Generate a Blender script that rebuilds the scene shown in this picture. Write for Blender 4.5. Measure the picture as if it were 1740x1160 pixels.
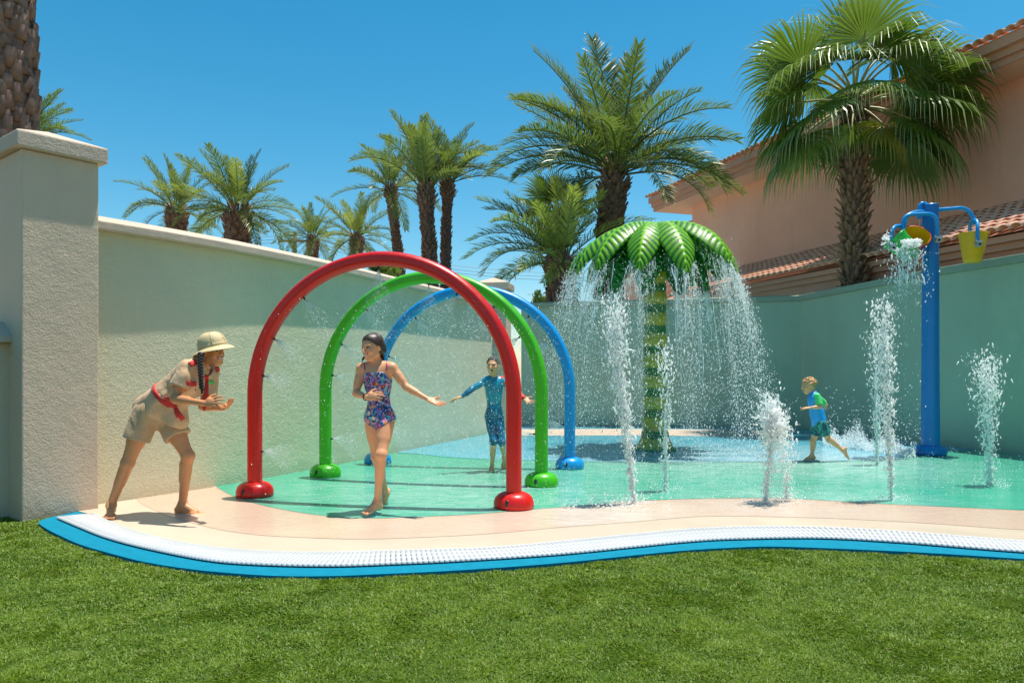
import bpy, bmesh, math, random
import numpy as np
from mathutils import Vector, Matrix, Euler
from mathutils.geometry import tessellate_polygon
R = math.radians
rng = np.random.default_rng(7)
random.seed(7)
for o in list(bpy.data.objects): bpy.data.objects.remove(o)
sc = bpy.context.scene
COL = sc.collection

# ------------------------------------------------------------------ camera, sky, sun, exposure
CAM_H = 1.15; FPX = 1250.0; CX = 870.0; HOR = 632.0
cd = bpy.data.cameras.new('camera'); cam = bpy.data.objects.new('camera', cd); COL.objects.link(cam)
cam.location = (0, 0, CAM_H); cam.rotation_euler = (R(90), 0, 0)
cd.sensor_width = 36; cd.lens = 36 * FPX / 1740; cd.shift_y = (HOR - 580) / 1740
cd.clip_start = .05; cd.clip_end = 3000
sc.camera = cam
SUN_EL, SUN_AZ = 78.5, (.92, .39)       # azimuth as an x,y direction towards the sun
w = bpy.data.worlds.new('World'); sc.world = w; w.use_nodes = True
nt = w.node_tree; nt.nodes.clear()
sky = nt.nodes.new('ShaderNodeTexSky'); sky.sky_type = 'NISHITA'; sky.sun_disc = False
sky.sun_elevation = R(SUN_EL); sky.sun_rotation = math.atan2(SUN_AZ[0], SUN_AZ[1])
sky.air_density = 1.0; sky.dust_density = .3; sky.ozone_density = 2.0; sky.altitude = 0
hsv = nt.nodes.new('ShaderNodeHueSaturation'); hsv.inputs['Saturation'].default_value = 1.43; hsv.inputs['Hue'].default_value = .478
bg = nt.nodes.new('ShaderNodeBackground'); bg.inputs['Strength'].default_value = .115
wo = nt.nodes.new('ShaderNodeOutputWorld')
nt.links.new(sky.outputs[0], hsv.inputs['Color']); nt.links.new(hsv.outputs[0], bg.inputs['Color']); nt.links.new(bg.outputs[0], wo.inputs['Surface'])
sl = bpy.data.lights.new('sun', 'SUN'); sl.energy = 5.0; sl.angle = R(.53); sl.color = (1, .955, .86)
sun = bpy.data.objects.new('sun', sl); COL.objects.link(sun)
_a = Vector((SUN_AZ[0], SUN_AZ[1], 0)).normalized() * math.cos(R(SUN_EL)) + Vector((0, 0, math.sin(R(SUN_EL))))
sun.rotation_euler = _a.to_track_quat('Z', 'Y').to_euler(); sun.location = (0, 0, 30)
sc.view_settings.view_transform = 'Standard'; sc.view_settings.look = 'None'
sc.view_settings.exposure = .38; sc.view_settings.gamma = 1; sc.view_settings.use_curve_mapping = False
sc.render.engine = 'CYCLES'
sc.cycles.max_bounces = 8; sc.cycles.diffuse_bounces = 5; sc.cycles.transparent_max_bounces = 24
sc.cycles.caustics_reflective = False; sc.cycles.caustics_refractive = False

# ------------------------------------------------------------------ helpers
def at(px, py, Y):
    return np.array([(px - CX) / FPX * Y, Y, CAM_H - (py - HOR) / FPX * Y])
def gp(px, py, z=0.0):
    Y = (CAM_H - z) * FPX / (py - HOR)
    return np.array([(px - CX) / FPX * Y, Y, z])
def nrm(v):
    v = np.asarray(v, float); return v / (np.linalg.norm(v) + 1e-12)
def V(*a): return np.array(a, float)

def mesh_np(name, verts, faces, smooth=False, nface=None):
    """verts (N,3), faces (M,k) array or list of arrays"""
    me = bpy.data.meshes.new(name)
    if not isinstance(faces, list): faces = [faces]
    faces = [np.asarray(f, np.int32) for f in faces if len(f)]
    verts = np.asarray(verts, np.float32)
    me.vertices.add(len(verts)); me.vertices.foreach_set('co', verts.ravel())
    loops = np.concatenate([f.ravel() for f in faces]); sizes = np.concatenate([np.full(len(f), f.shape[1], np.int32) for f in faces])
    starts = np.concatenate([[0], np.cumsum(sizes)[:-1]]).astype(np.int32)
    me.loops.add(len(loops)); me.loops.foreach_set('vertex_index', loops)
    me.polygons.add(len(sizes)); me.polygons.foreach_set('loop_start', starts); me.polygons.foreach_set('loop_total', sizes)
    if smooth: me.polygons.foreach_set('use_smooth', np.ones(len(sizes), bool))
    me.update(calc_edges=True)
    return me
def set_col(me, cols, name='tint'):
    a = me.color_attributes.new(name, 'FLOAT_COLOR', 'POINT')
    c = np.ones((len(me.vertices), 4), np.float32); c[:, :3] = cols
    a.data.foreach_set('color', c.ravel())

def tag(o, label=None, cat=None, group=None, kind=None):
    if label: o['label'] = label
    if cat: o['category'] = cat
    if group: o['group'] = group
    if kind: o['kind'] = kind
    return o
def obj(name, me, m=None, parent=None, kind=None):
    if isinstance(me, bmesh.types.BMesh):
        b = me; me = bpy.data.meshes.new(name); b.to_mesh(me); b.free()
    o = bpy.data.objects.new(name, me); COL.objects.link(o)
    if m is not None and len(me.materials) == 0: me.materials.append(m)
    if parent is not None: o.parent = parent
    if kind: o['kind'] = kind
    return o
def thing(name, label, cat, loc=(0, 0, 0), rz=0, group=None):
    o = bpy.data.objects.new(name, None); COL.objects.link(o); o.location = loc; o.rotation_euler = (0, 0, rz); o.empty_display_size = .1
    return tag(o, label, cat, group)
def smooth(o, on=True):
    o.data.polygons.foreach_set('use_smooth', np.full(len(o.data.polygons), on)); return o

class MB:
    """collects simple shapes into one mesh"""
    def __init__(s): s.v = []; s.f = []; s.n = 0
    def add(s, verts, faces):
        s.v += [tuple(map(float, p)) for p in verts]; s.f += [tuple(int(i) + s.n for i in f) for f in faces]; s.n += len(verts); return s
    def box(s, c, size, M=None):
        x, y, z = [k / 2 for k in size]
        P = [(-x, -y, -z), (x, -y, -z), (x, y, -z), (-x, y, -z), (-x, -y, z), (x, -y, z), (x, y, z), (-x, y, z)]
        if M is not None: P = [tuple(np.asarray(M) @ np.array(p)) for p in P]
        return s.add([(p[0] + c[0], p[1] + c[1], p[2] + c[2]) for p in P], [(0, 3, 2, 1), (4, 5, 6, 7), (0, 1, 5, 4), (1, 2, 6, 5), (2, 3, 7, 6), (3, 0, 4, 7)])
    def prism(s, poly, z0, z1):
        n = len(poly); tris = tessellate_polygon([[Vector((p[0], p[1], 0)) for p in poly]])
        ar = sum(poly[i][0] * poly[(i + 1) % n][1] - poly[(i + 1) % n][0] * poly[i][1] for i in range(n))
        zz0 = z0 if hasattr(z0, '__len__') else [z0] * n; zz1 = z1 if hasattr(z1, '__len__') else [z1] * n
        v = [(p[0], p[1], a) for p, a in zip(poly, zz0)] + [(p[0], p[1], a) for p, a in zip(poly, zz1)]
        f = [(a, b, c) for a, b, c in tris] + [(a + n, b + n, c + n) for a, b, c in tris]
        f += [(i, (i + 1) % n, (i + 1) % n + n, i + n) for i in range(n)]
        return s.add(v, f)
    def tube(s, pts, rad, n=10, cap=True, flat=1.0, up=(0, 0, 1)):
        pts = [np.asarray(p, float) for p in pts]; rad = [rad] * len(pts) if not hasattr(rad, '__len__') else rad
        T = [nrm(pts[min(i + 1, len(pts) - 1)] - pts[max(i - 1, 0)]) for i in range(len(pts))]
        u = np.asarray(up, float)
        if abs(np.dot(nrm(u), T[0])) > .95: u = V(1, 0, 0) if abs(T[0][0]) < .9 else V(0, 1, 0)
        A = nrm(np.cross(T[0], u)); vs = []; fs = []
        for i, p in enumerate(pts):
            A = nrm(A - T[i] * np.dot(A, T[i])); B = np.cross(T[i], A)
            for k in range(n):
                a = 2 * math.pi * k / n; vs.append(p + rad[i] * (math.cos(a) * A + flat * math.sin(a) * B))
        for i in range(len(pts) - 1):
            for k in range(n): fs.append((i * n + k, i * n + (k + 1) % n, (i + 1) * n + (k + 1) % n, (i + 1) * n + k))
        if cap: fs.append(tuple(range(n))[::-1]); fs.append(tuple((len(pts) - 1) * n + k for k in range(n)))
        return s.add(vs, fs)
    def lathe(s, prof, n=24, c=(0, 0, 0), M=None, sx=1, sy=1):
        vs = []; fs = []
        for r, z in prof:
            for k in range(n):
                a = 2 * math.pi * k / n; p = np.array([r * math.cos(a) * sx, r * math.sin(a) * sy, z])
                if M is not None: p = np.asarray(M) @ p
                vs.append(p + np.asarray(c))
        for i in range(len(prof) - 1):
            for k in range(n): fs.append((i * n + k, i * n + (k + 1) % n, (i + 1) * n + (k + 1) % n, (i + 1) * n + k))
        fs.append(tuple(range(n))[::-1]); fs.append(tuple((len(prof) - 1) * n + k for k in range(n)))
        return s.add(vs, fs)
    def ell(s, c, r, n=10, M=None):
        prof = [(math.sin(math.pi * i / n), -math.cos(math.pi * i / n)) for i in range(1, n)]
        r = np.asarray(r, float); M = np.eye(3) if M is None else np.asarray(M)
        return s.lathe([(a, b) for a, b in prof], n=n + 4, c=c, M=M @ np.diag(r))
    def build(s, name, m=None, parent=None, smooth_=False, kind=None):
        me = bpy.data.meshes.new(name); me.from_pydata(s.v, [], s.f)
        b = bmesh.new(); b.from_mesh(me); bmesh.ops.recalc_face_normals(b, faces=b.faces); b.to_mesh(me); b.free()
        o = obj(name, me, m, parent, kind)
        if smooth_: smooth(o)
        return o
def bevel(o, wd=.01, seg=2, angle=35):
    md = o.modifiers.new('bevel', 'BEVEL'); md.width = wd; md.segments = seg; md.limit_method = 'ANGLE'; md.angle_limit = R(angle); return o
def auto_smooth(o, ang=40):
    b = bmesh.new(); b.from_mesh(o.data)
    for e in b.edges:
        if len(e.link_faces) == 2 and e.calc_face_angle(0) > R(ang): e.smooth = False
    for f in b.faces: f.smooth = True
    b.to_mesh(o.data); b.free(); return o
def catmull(P, n=8):
    P = [np.asarray(p, float) for p in P]; out = []
    for i in range(len(P) - 1):
        p0 = P[max(i - 1, 0)]; p1 = P[i]; p2 = P[i + 1]; p3 = P[min(i + 2, len(P) - 1)]
        for k in range(n):
            t = k / n; out.append(.5 * ((2 * p1) + (-p0 + p2) * t + (2 * p0 - 5 * p1 + 4 * p2 - p3) * t * t + (-p0 + 3 * p1 - 3 * p2 + p3) * t ** 3))
    out.append(P[-1]); return out

# ------------------------------------------------------------------ materials
class NT:
    def __init__(s, name):
        s.m = bpy.data.materials.new(name); s.m.use_nodes = True; s.t = s.m.node_tree; s.p = s.t.nodes['Principled BSDF']
        s.out = s.t.nodes['Material Output']; s._co = None
    def n(s, ty, **kw):
        nd = s.t.nodes.new(ty)
        for k, v in kw.items():
            if k.startswith('i_'): nd.inputs[k[2:].replace('_', ' ')].default_value = v
            else: setattr(nd, k, v)
        return nd
    def l(s, a, b): s.t.links.new(a, b)
    def co(s, kind='Object'):
        if s._co is None: s._co = s.n('ShaderNodeTexCoord')
        return s._co.outputs[kind]
    def noise(s, scale, detail=4, rough=.6, vec=None, dist=0, stretch=None):
        nd = s.n('ShaderNodeTexNoise'); nd.inputs['Scale'].default_value = scale; nd.inputs['Detail'].default_value = detail
        nd.inputs['Roughness'].default_value = rough; nd.inputs['Distortion'].default_value = dist
        v = vec or s.co()
        if stretch:
            mp = s.n('ShaderNodeMapping'); mp.inputs['Scale'].default_value = stretch; s.l(v, mp.inputs['Vector']); v = mp.outputs[0]
        s.l(v, nd.inputs['Vector']); return nd.outputs['Fac']
    def ramp(s, fac, stops):
        nd = s.n('ShaderNodeValToRGB'); e = nd.color_ramp.elements
        while len(e) < len(stops): e.new(.5)
        for i, (p, c) in enumerate(stops):
            e[i].position = p; e[i].color = (*c, 1) if hasattr(c, '__len__') else (c, c, c, 1)
        s.l(fac, nd.inputs['Fac']); return nd.outputs['Color']
    def mix(s, fac, a, b, mode='MIX'):
        nd = s.n('ShaderNodeMix', data_type='RGBA', blend_type=mode)
        for k, v in ((0, fac), (6, a), (7, b)):
            if hasattr(v, 'is_linked') or isinstance(v, bpy.types.NodeSocket): s.l(v, nd.inputs[k])
            elif k == 0: nd.inputs[k].default_value = v
            else: nd.inputs[k].default_value = (*v, 1)
        return nd.outputs[2]
    def math(s, op, a, b=None, clamp=False):
        nd = s.n('ShaderNodeMath', operation=op, use_clamp=clamp)
        for k, v in ((0, a), (1, b)):
            if v is None: continue
            if isinstance(v, bpy.types.NodeSocket): s.l(v, nd.inputs[k])
            else: nd.inputs[k].default_value = v
        return nd.outputs[0]
    def bump(s, h, strength=.3, dist=.01, prev=None):
        nd = s.n('ShaderNodeBump'); nd.inputs['Strength'].default_value = strength; nd.inputs['Distance'].default_value = dist
        s.l(h, nd.inputs['Height'])
        if prev: s.l(prev, nd.inputs['Normal'])
        return nd.outputs[0]
    def fin(s, col=None, rough=None, normal=None, **kw):
        if col is not None:
            if isinstance(col, bpy.types.NodeSocket): s.l(col, s.p.inputs['Base Color'])
            else: s.p.inputs['Base Color'].default_value = (*col, 1)
        if rough is not None:
            if isinstance(rough, bpy.types.NodeSocket): s.l(rough, s.p.inputs['Roughness'])
            else: s.p.inputs['Roughness'].default_value = rough
        if normal is not None: s.l(normal, s.p.inputs['Normal'])
        for k, v in kw.items(): s.p.inputs[k.replace('_', ' ')].default_value = v
        return s.m
def varied(name, col, rough=.6, var=.12, scale=6, bump=0, bscale=60, **kw):
    t = NT(name); f = t.noise(scale, 5)
    c = t.ramp(f, [(.25, tuple(k * (1 - var) for k in col)), (.75, tuple(min(1, k * (1 + var)) for k in col))])
    nn = t.bump(t.noise(bscale, 3), bump, .01) if bump else None
    return t.fin(c, rough, nn, **kw)

def stucco(name, col, grain=1.0, damp=False):
    t = NT(name)
    big = t.noise(.9, 5, .6); mid = t.noise(7, 4, .6)
    c = t.ramp(big, [(.3, tuple(k * .93 for k in col)), (.7, tuple(k * 1.05 for k in col))])
    c = t.mix(t.math('MULTIPLY', t.ramp(mid, [(.45, 0), (.75, 1)]), .14), c, tuple(k * .82 for k in col))
    st = t.noise(3.2, 5, .65, stretch=(1, 1, .10)); c = t.mix(t.math('MULTIPLY', t.ramp(st, [(.52, 0), (.78, 1)]), .22), c, tuple(k * .70 for k in col))
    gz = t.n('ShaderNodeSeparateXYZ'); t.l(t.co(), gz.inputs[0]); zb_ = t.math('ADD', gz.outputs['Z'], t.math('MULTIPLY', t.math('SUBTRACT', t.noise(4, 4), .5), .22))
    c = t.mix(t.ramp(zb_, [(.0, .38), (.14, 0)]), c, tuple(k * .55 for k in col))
    h = t.math('ADD', t.noise(70, 3, .55), t.math('MULTIPLY', t.noise(22, 3, .5), .8))
    h2 = t.noise(5, 3, .5)
    n1 = t.bump(h2, .25, .03); n2 = t.bump(h, .75 * grain, .014, n1)
    return t.fin(c, .85, n2, Specular_IOR_Level=.25)
def plastic(name, col, rough=.25, var=.06, coat=.3):
    t = NT(name); f = t.noise(3, 4)
    c = t.ramp(f, [(.3, tuple(k * (1 - var) for k in col)), (.7, tuple(min(1, k * (1 + var)) for k in col))])
    r = t.ramp(t.noise(14, 4, .7), [(.3, rough * .8), (.75, min(1, rough * 1.7))])
    n = t.bump(t.noise(180, 2), .05, .002)
    return t.fin(c, r, n, Specular_IOR_Level=.4, Coat_Weight=coat, Coat_Roughness=.12)
def wet_pad(name, col, foam_c=None, foam_r=2.5, dry=0.0, foam_sheen_amt=.0):
    t = NT(name)
    big = t.noise(.7, 5, .6, dist=.6)
    c = t.ramp(big, [(.3, tuple(k * .88 for k in col)), (.7, tuple(min(1, k * 1.1) for k in col))])
    sp = t.noise(260, 2, .8)
    c = t.mix(t.ramp(sp, [(.42, 0), (.7, .3)]), c, tuple(min(1, k * 1.25 + .008) for k in col))
    rip = t.math('ADD', t.noise(9, 4, .6, dist=1.2, stretch=(1, 2.2, 1)), t.math('MULTIPLY', t.noise(38, 3, .6, dist=.8, stretch=(1, 1.8, 1)), .45))
    # aerated water: white streaks of foam, also painting the pale wet sheen into the colour
    fo = t.noise(5.5, 7, .74, dist=1.3, stretch=(.6, 3.0, 1)); fr = t.noise(75, 3, .8)
    amt = None
    if foam_c is not None:
        for (fx, fy, rr, gain) in foam_c:
            mp = t.n('ShaderNodeMapping'); mp.inputs['Location'].default_value = (-fx, -fy, 0); t.l(t.co(), mp.inputs['Vector'])
            ln = t.n('ShaderNodeVectorMath', operation='LENGTH'); t.l(mp.outputs[0], ln.inputs[0])
            a = t.ramp(t.math('DIVIDE', ln.outputs['Value'], rr), [(.25, gain), (1, 0)])
            amt = a if amt is None else t.math('MAXIMUM', amt, a)
        amt = t.math('ADD', amt, foam_sheen_amt)
    else: amt = foam_sheen_amt
    f1 = t.math('MULTIPLY', t.ramp(fo, [(.36, 0), (.68, 1)]), t.ramp(fr, [(.25, .55), (.65, 1)]))
    f = t.math('MULTIPLY', f1, amt, clamp=True)
    # splash sparkles: tiny white drops standing on the surface
    vo = t.n('ShaderNodeTexVoronoi'); vo.inputs['Scale'].default_value = 42; t.l(t.co(), vo.inputs['Vector'])
    dots = t.math('LESS_THAN', vo.outputs['Distance'], .14)
    dots = t.math('MULTIPLY', dots, t.ramp(t.noise(3, 3), [(.45, 0), (.6, .8)]))
    if foam_sheen_amt or foam_c: f = t.math('MAXIMUM', f, t.math('MULTIPLY', dots, .8))
    c = t.mix(f, c, (.78, .86, .84))
    n = t.bump(rip, .32, .02); n = t.bump(sp, .12, .003, n)
    r = t.ramp(t.noise(2.3, 4), [(.35, .04 + dry), (.7, .13 + dry)])
    return t.fin(c, r, n, IOR=1.36)
M = {}
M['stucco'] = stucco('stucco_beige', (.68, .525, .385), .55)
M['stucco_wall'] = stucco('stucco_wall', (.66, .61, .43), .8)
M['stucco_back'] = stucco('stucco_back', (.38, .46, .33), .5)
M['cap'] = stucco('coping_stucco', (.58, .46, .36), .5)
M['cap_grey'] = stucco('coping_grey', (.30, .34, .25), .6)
M['terra'] = stucco('terracotta_render', (.93, .50, .35), .35)
M['soffit'] = stucco('soffit_render', (.80, .52, .38), .2)
M['fascia'] = stucco('fascia_render', (.62, .33, .23), .2)
M['tile'] = varied('roof_clay', (.80, .43, .29), .8, .22, 3, .3, 40)
M['red'] = plastic('red_gelcoat', (.62, .010, .006), .3, coat=.1)
M['green'] = plastic('green_gelcoat', (.055, .44, .008), .3, coat=.1)
M['blue'] = plastic('blue_gelcoat', (.001, .27, .66), .3, coat=.1)
M['dblue'] = plastic('post_blue_gelcoat', (.002, .17, .47), .33, coat=.1)
M['black'] = plastic('nozzle_black', (.02, .02, .02), .4)
M['metal'] = varied('galvanised', (.45, .48, .42), .35, .1, 20, 0, Metallic=.7)
M['byellow'] = plastic('bucket_yellow', (.85, .42, .005), .3)
M['bgreen'] = plastic('bucket_green', (.01, .42, .06), .3)
M['bred'] = plastic('bucket_red', (.55, .015, .015), .3)
M['rim'] = varied('blue_rubber_rim', (.0, .20, .31), .8, .14, 14, .3, 220, Specular_IOR_Level=.15)
M['grate'] = varied('white_grate_plastic', (.56, .57, .58), .45, .05, 5)
M['gutter'] = varied('gutter_dark', (.30, .31, .32), .7, .2, 5)
def water_mat(name, tr=.35, col=(.88, .93, .94)):
    t = NT(name); t.fin(col, .12, IOR=1.33)
    t.p.inputs['Emission Strength'].default_value = 0
    tb = t.n('ShaderNodeBsdfTransparent'); tl = t.n('ShaderNodeBsdfTranslucent'); tl.inputs['Color'].default_value = (*col, 1)
    m1 = t.n('ShaderNodeMixShader'); m1.inputs[0].default_value = .5; t.l(t.p.outputs[0], m1.inputs[1]); t.l(tl.outputs[0], m1.inputs[2])
    m2 = t.n('ShaderNodeMixShader'); m2.inputs[0].default_value = tr; t.l(m1.outputs[0], m2.inputs[1]); t.l(tb.outputs[0], m2.inputs[2])
    t.l(m2.outputs[0], t.out.inputs['Surface']); return t.m
M['drop'] = water_mat('white_water_drops', .22, (.95, .97, .97))
M['mist'] = water_mat('fine_spray', .5)
M['foam'] = water_mat('aerated_water', .12, (.96, .98, .98)); _p = M['foam'].node_tree.nodes['Principled BSDF']; _p.inputs['Subsurface Weight'].default_value = 1.0; _p.inputs['Subsurface Radius'].default_value = (1, 1, 1); _p.inputs['Subsurface Scale'].default_value = .08
M['stream'] = water_mat('clear_stream', .72, (.90, .97, .95))
def leaf_mat(name, c1, c2, tip=None, trans=.35):
    t = NT(name); oi = t.n('ShaderNodeObjectInfo'); f = t.noise(2.5, 3)
    k = t.math('ADD', t.math('MULTIPLY', oi.outputs['Random'], .6), t.math('MULTIPLY', f, .5))
    c = t.ramp(k, [(.15, c1), (.85, c2)])
    if tip:
        at_ = t.n('ShaderNodeAttribute'); at_.attribute_name = 'tint'; sp = t.n('ShaderNodeSeparateColor'); t.l(at_.outputs['Color'], sp.inputs[0])
        c = t.mix(sp.outputs[0], c, tip)
    t.fin(c, .38, Specular_IOR_Level=.55)
    tl = t.n('ShaderNodeBsdfTranslucent'); c2_ = t.mix(.5, c, (.20, .32, .03)); t.l(c2_, tl.inputs['Color'])
    ms = t.n('ShaderNodeMixShader'); ms.inputs[0].default_value = trans; t.l(t.p.outputs[0], ms.inputs[1]); t.l(tl.outputs[0], ms.inputs[2])
    t.l(ms.outputs[0], t.out.inputs['Surface']); return t.m
M['frond'] = leaf_mat('date_frond', (.050, .100, .014), (.170, .235, .042), (.40, .34, .12))
M['frond_y'] = leaf_mat('date_frond_yellow', (.13, .19, .028), (.36, .42, .07), (.38, .34, .10))
M['frond_dead'] = leaf_mat('dry_frond', (.16, .10, .06), (.27, .19, .11), (.3, .24, .16), .15)
M['fan'] = leaf_mat('fan_leaf', (.07, .145, .014), (.21, .31, .04), (.55, .55, .27), .3)
M['fan_y'] = leaf_mat('fan_leaf_yellow', (.30, .30, .03), (.42, .36, .05), (.45, .38, .12), .3)
M['bark'] = varied('palm_bark', (.17, .09, .06), .9, .4, 9, .6, 30)
M['bark_near'] = varied('near_palm_bark', (.27, .15, .105), .9, .45, 6, .6, 25)
M['bark_l'] = varied('palm_boots_light', (.24, .135, .075), .9, .45, 12, .5, 40)
M['stalk'] = varied('leaf_stalk', (.30, .27, .08), .5, .2, 8)
# ------------------------------------------------------------------ ground, pad, turf
def sheet(name, poly, z, m, **kw):
    P = [Vector((p[0], p[1], 0)) for p in poly]
    t = tessellate_polygon([P]); me = bpy.data.meshes.new(name)
    me.from_pydata([(p[0], p[1], z) for p in poly], [], [tuple(f) for f in t])
    b = bmesh.new(); b.from_mesh(me)
    for f in b.faces:
        f.normal_update()
        if f.normal.z < 0: f.normal_flip()
    b.to_mesh(me); b.free()
    o = obj(name, me, m); tag(o, kind='structure', **kw); return o
FAR = [(14, 4.2), (14, 24), (-3.9, 24), (-3.9, 6.3)]
def pxcurve(pts, n=8):
    P = [p[:2] for p in catmull([gp(*q) for q in pts], n)]
    if pts[-1][0] >= 2400: d = nrm(P[-1] - P[-9]); P += [P[-1] + d * k for k in (.5, 1.2, 2.2, 3.4, 4.6)]
    return P
rim_out = pxcurve([(160, 863), (120, 871), (84, 879), (66, 886), (76, 896), (103, 910), (138, 925), (193, 941), (241, 953), (300, 963), (369, 971), (465, 977.5), (560, 978), (650, 974.5), (784, 968), (949, 956), (1080, 942.5), (1160, 935), (1241, 930), (1322, 928), (1482, 934), (1600, 940), (1740, 949), (2000, 966), (2400, 985)])
grate_out = pxcurve([(98, 882), (138, 899), (179, 915), (241, 932), (345, 953), (431, 961), (560, 964), (680, 960), (784, 955), (949, 944), (1080, 931), (1160, 923), (1241, 918), (1386, 916), (1523, 923), (1740, 940), (2000, 956), (2400, 974)])
grate_in = pxcurve([(157, 874.5), (207, 899), (276, 919), (345, 932), (431, 940), (517, 942.6), (600, 942), (665, 939.5), (829, 934.7), (949, 924), (1080, 911), (1160, 903), (1241, 899), (1338, 898), (1482, 903), (1740, 923), (2000, 938), (2400, 955)])
beige_in = pxcurve([(229, 846), (245, 859), (293, 879), (362, 898), (431, 909), (517, 914), (600, 916.5), (694, 914.7), (829, 907.8), (949, 897), (1080, 887), (1160, 880), (1241, 877.5), (1402, 881), (1563, 889), (1740, 901), (2000, 914), (2400, 930)])
green_in = pxcurve([(355, 815), (367, 827), (397, 844), (441, 858), (500, 870), (560, 878), (634, 881.5), (700, 879.5), (799, 875), (910, 866), (990, 860), (1102, 851), (1257, 847), (1362, 849), (1523, 858), (1740, 868), (2000, 880), (2400, 893)])
palm_p = gp(1113, 765)
foam = [(palm_p[0], palm_p[1] - 1.2, 2.6, .6), (palm_p[0] - 2.2, palm_p[1] - 3.8, 2.2, .38), (3.6, 9.6, 2.6, .75), (2.5, 6.4, 1.6, .45), (-1.0, 7.0, 2.0, .32), (.9, 6.1, .9, .5)]
M['pad_green'] = wet_pad('pad_green', (.016, .36, .22), foam, foam_sheen_amt=.17)
M['pad_blue'] = wet_pad('pad_blue', (.008, .33, .46), foam, foam_sheen_amt=.34)
M['pad_peach'] = wet_pad('pad_peach', (.64, .45, .33), [(.7, 6.0, 1.0, .55), (2.2, 6.2, .9, .3)], foam_sheen_amt=.08)
M['pad_beige'] = wet_pad('pad_beige', (.58, .475, .36), None, dry=.25)
tt = NT('earth'); c = tt.ramp(tt.noise(.5, 6), [(.3, (.34, .27, .19)), (.7, (.48, .39, .28))]); tt.fin(c, .95); M['earth'] = tt.m
tt = NT('turf_base'); c = tt.ramp(tt.noise(60, 4), [(.3, (.018, .030, .006)), (.7, (.045, .07, .012))]); tt.fin(c, .95); M['turf_base'] = tt.m
sheet('ground', [(-900, -600), (900, -600), (900, 1500), (-900, 1500)], -.075, M['earth'])
sheet('lawn', [(-30, -25), (30, -25), (30, 5.2), (-3.9, 6.6), (-9, 6.6), (-30, 6.6)], -.034, M['turf_base'])
# raised rim: body with a visible dark-edged side
pr = MB().prism(list(rim_out) + FAR, -.06, .0).build('pool_rim', M['rim']); tag(pr, kind='structure')
pad_beige = sheet('pad_path', list(grate_in) + FAR, .004, M['pad_beige'])
pad_peach = sheet('pad_band', list(beige_in) + FAR[:-1] + [(-3.3, 7.2)], .006, M['pad_peach'])
pad_green = sheet('pad_water', list(green_in) + FAR[:-1] + [(-3.0, 8.0)], .008, M['pad_green'])
blue_c = pxcurve([(600, 768), (692, 770.5), (760, 777), (850, 781.5), (1000, 785), (1200, 786), (1400, 784), (1500, 781), (1560, 775), (1640, 766), (1720, 760)])
sheet('pad_deep_water', blue_c + [(9, 24), (-2.4, 24)], .010, M['pad_blue'])
lc = catmull([gp(870, 741)[:2], gp(1000, 740.5)[:2], gp(1150, 741)[:2], gp(1260, 743)[:2], gp(1310, 746)[:2]], 6)
lo = [(p[0] * 1.115, p[1] * 1.115) for p in lc]
sheet('pad_pale_ledge', lc + lo[::-1], .012, M['cap'])

# grate: thin white bars across the gutter, with two long rails
gut = MB()
gi = np.array(grate_in); go = np.array(grate_out)
def arclen(P): return np.concatenate([[0], np.cumsum(np.linalg.norm(np.diff(P, axis=0), axis=1))])
def resamp(P, t): s = arclen(P); s /= s[-1]; return np.stack([np.interp(t, s, P[:, 0]), np.interp(t, s, P[:, 1])], 1)
# parametrise both edges by the pixel column so that bars run across the channel
cxs = lambda P: P[:, 0] / P[:, 1]
S = np.linspace(0, 1, 4000); A = resamp(go, S); 
# nearest point on the inner edge for every sample of the outer edge
ii = resamp(gi, np.linspace(0, 1, 3000)); nb = []
step = arclen(go)[-1]; nbar = int(step / .032)
A = resamp(go, np.linspace(0, 1, nbar))
tg = np.gradient(A, axis=0); tg /= np.linalg.norm(tg, axis=1)[:, None]
B = []
for k in range(nbar):
    d = ii - A[k]; B.append(ii[np.argmin(np.abs(d @ tg[k]) + .15 * np.linalg.norm(d, axis=1))])
B = np.array(B); B[:, 0] = np.convolve(np.pad(B[:, 0], 6, 'edge'), np.ones(13) / 13, 'valid'); B[:, 1] = np.convolve(np.pad(B[:, 1], 6, 'edge'), np.ones(13) / 13, 'valid')
sheet('drain_gutter', list(go) + list(gi[::-1]), .006, M['gutter'])
vs = []; fs = []
for k in range(nbar):
    a, b = A[k], B[k]; t = nrm(b - a); a = a - t * .006; n_ = np.array([-t[1], t[0]]) * .0132
    for zz in (.008, .022):
        for q in (a - n_, a + n_, b + n_, b - n_): vs.append((q[0], q[1], zz))
    o = k * 8; fs += [(o + 4, o + 5, o + 6, o + 7), (o, o + 1, o + 5, o + 4), (o + 1, o + 2, o + 6, o + 5), (o + 2, o + 3, o + 7, o + 6), (o + 3, o, o + 4, o + 7)]
grate = thing('drain_grate', 'long white plastic drain grate curving between the blue rim and the beige path', 'drain grate', tuple(A[0]) + (.0,))
def relz(me, loc): me.transform(Matrix.Translation(-Vector(loc))); return me
me = mesh_np('bars', vs, np.array(fs)); obj('bars', relz(me, grate.location), M['grate'], grate, 'stuff')
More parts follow.
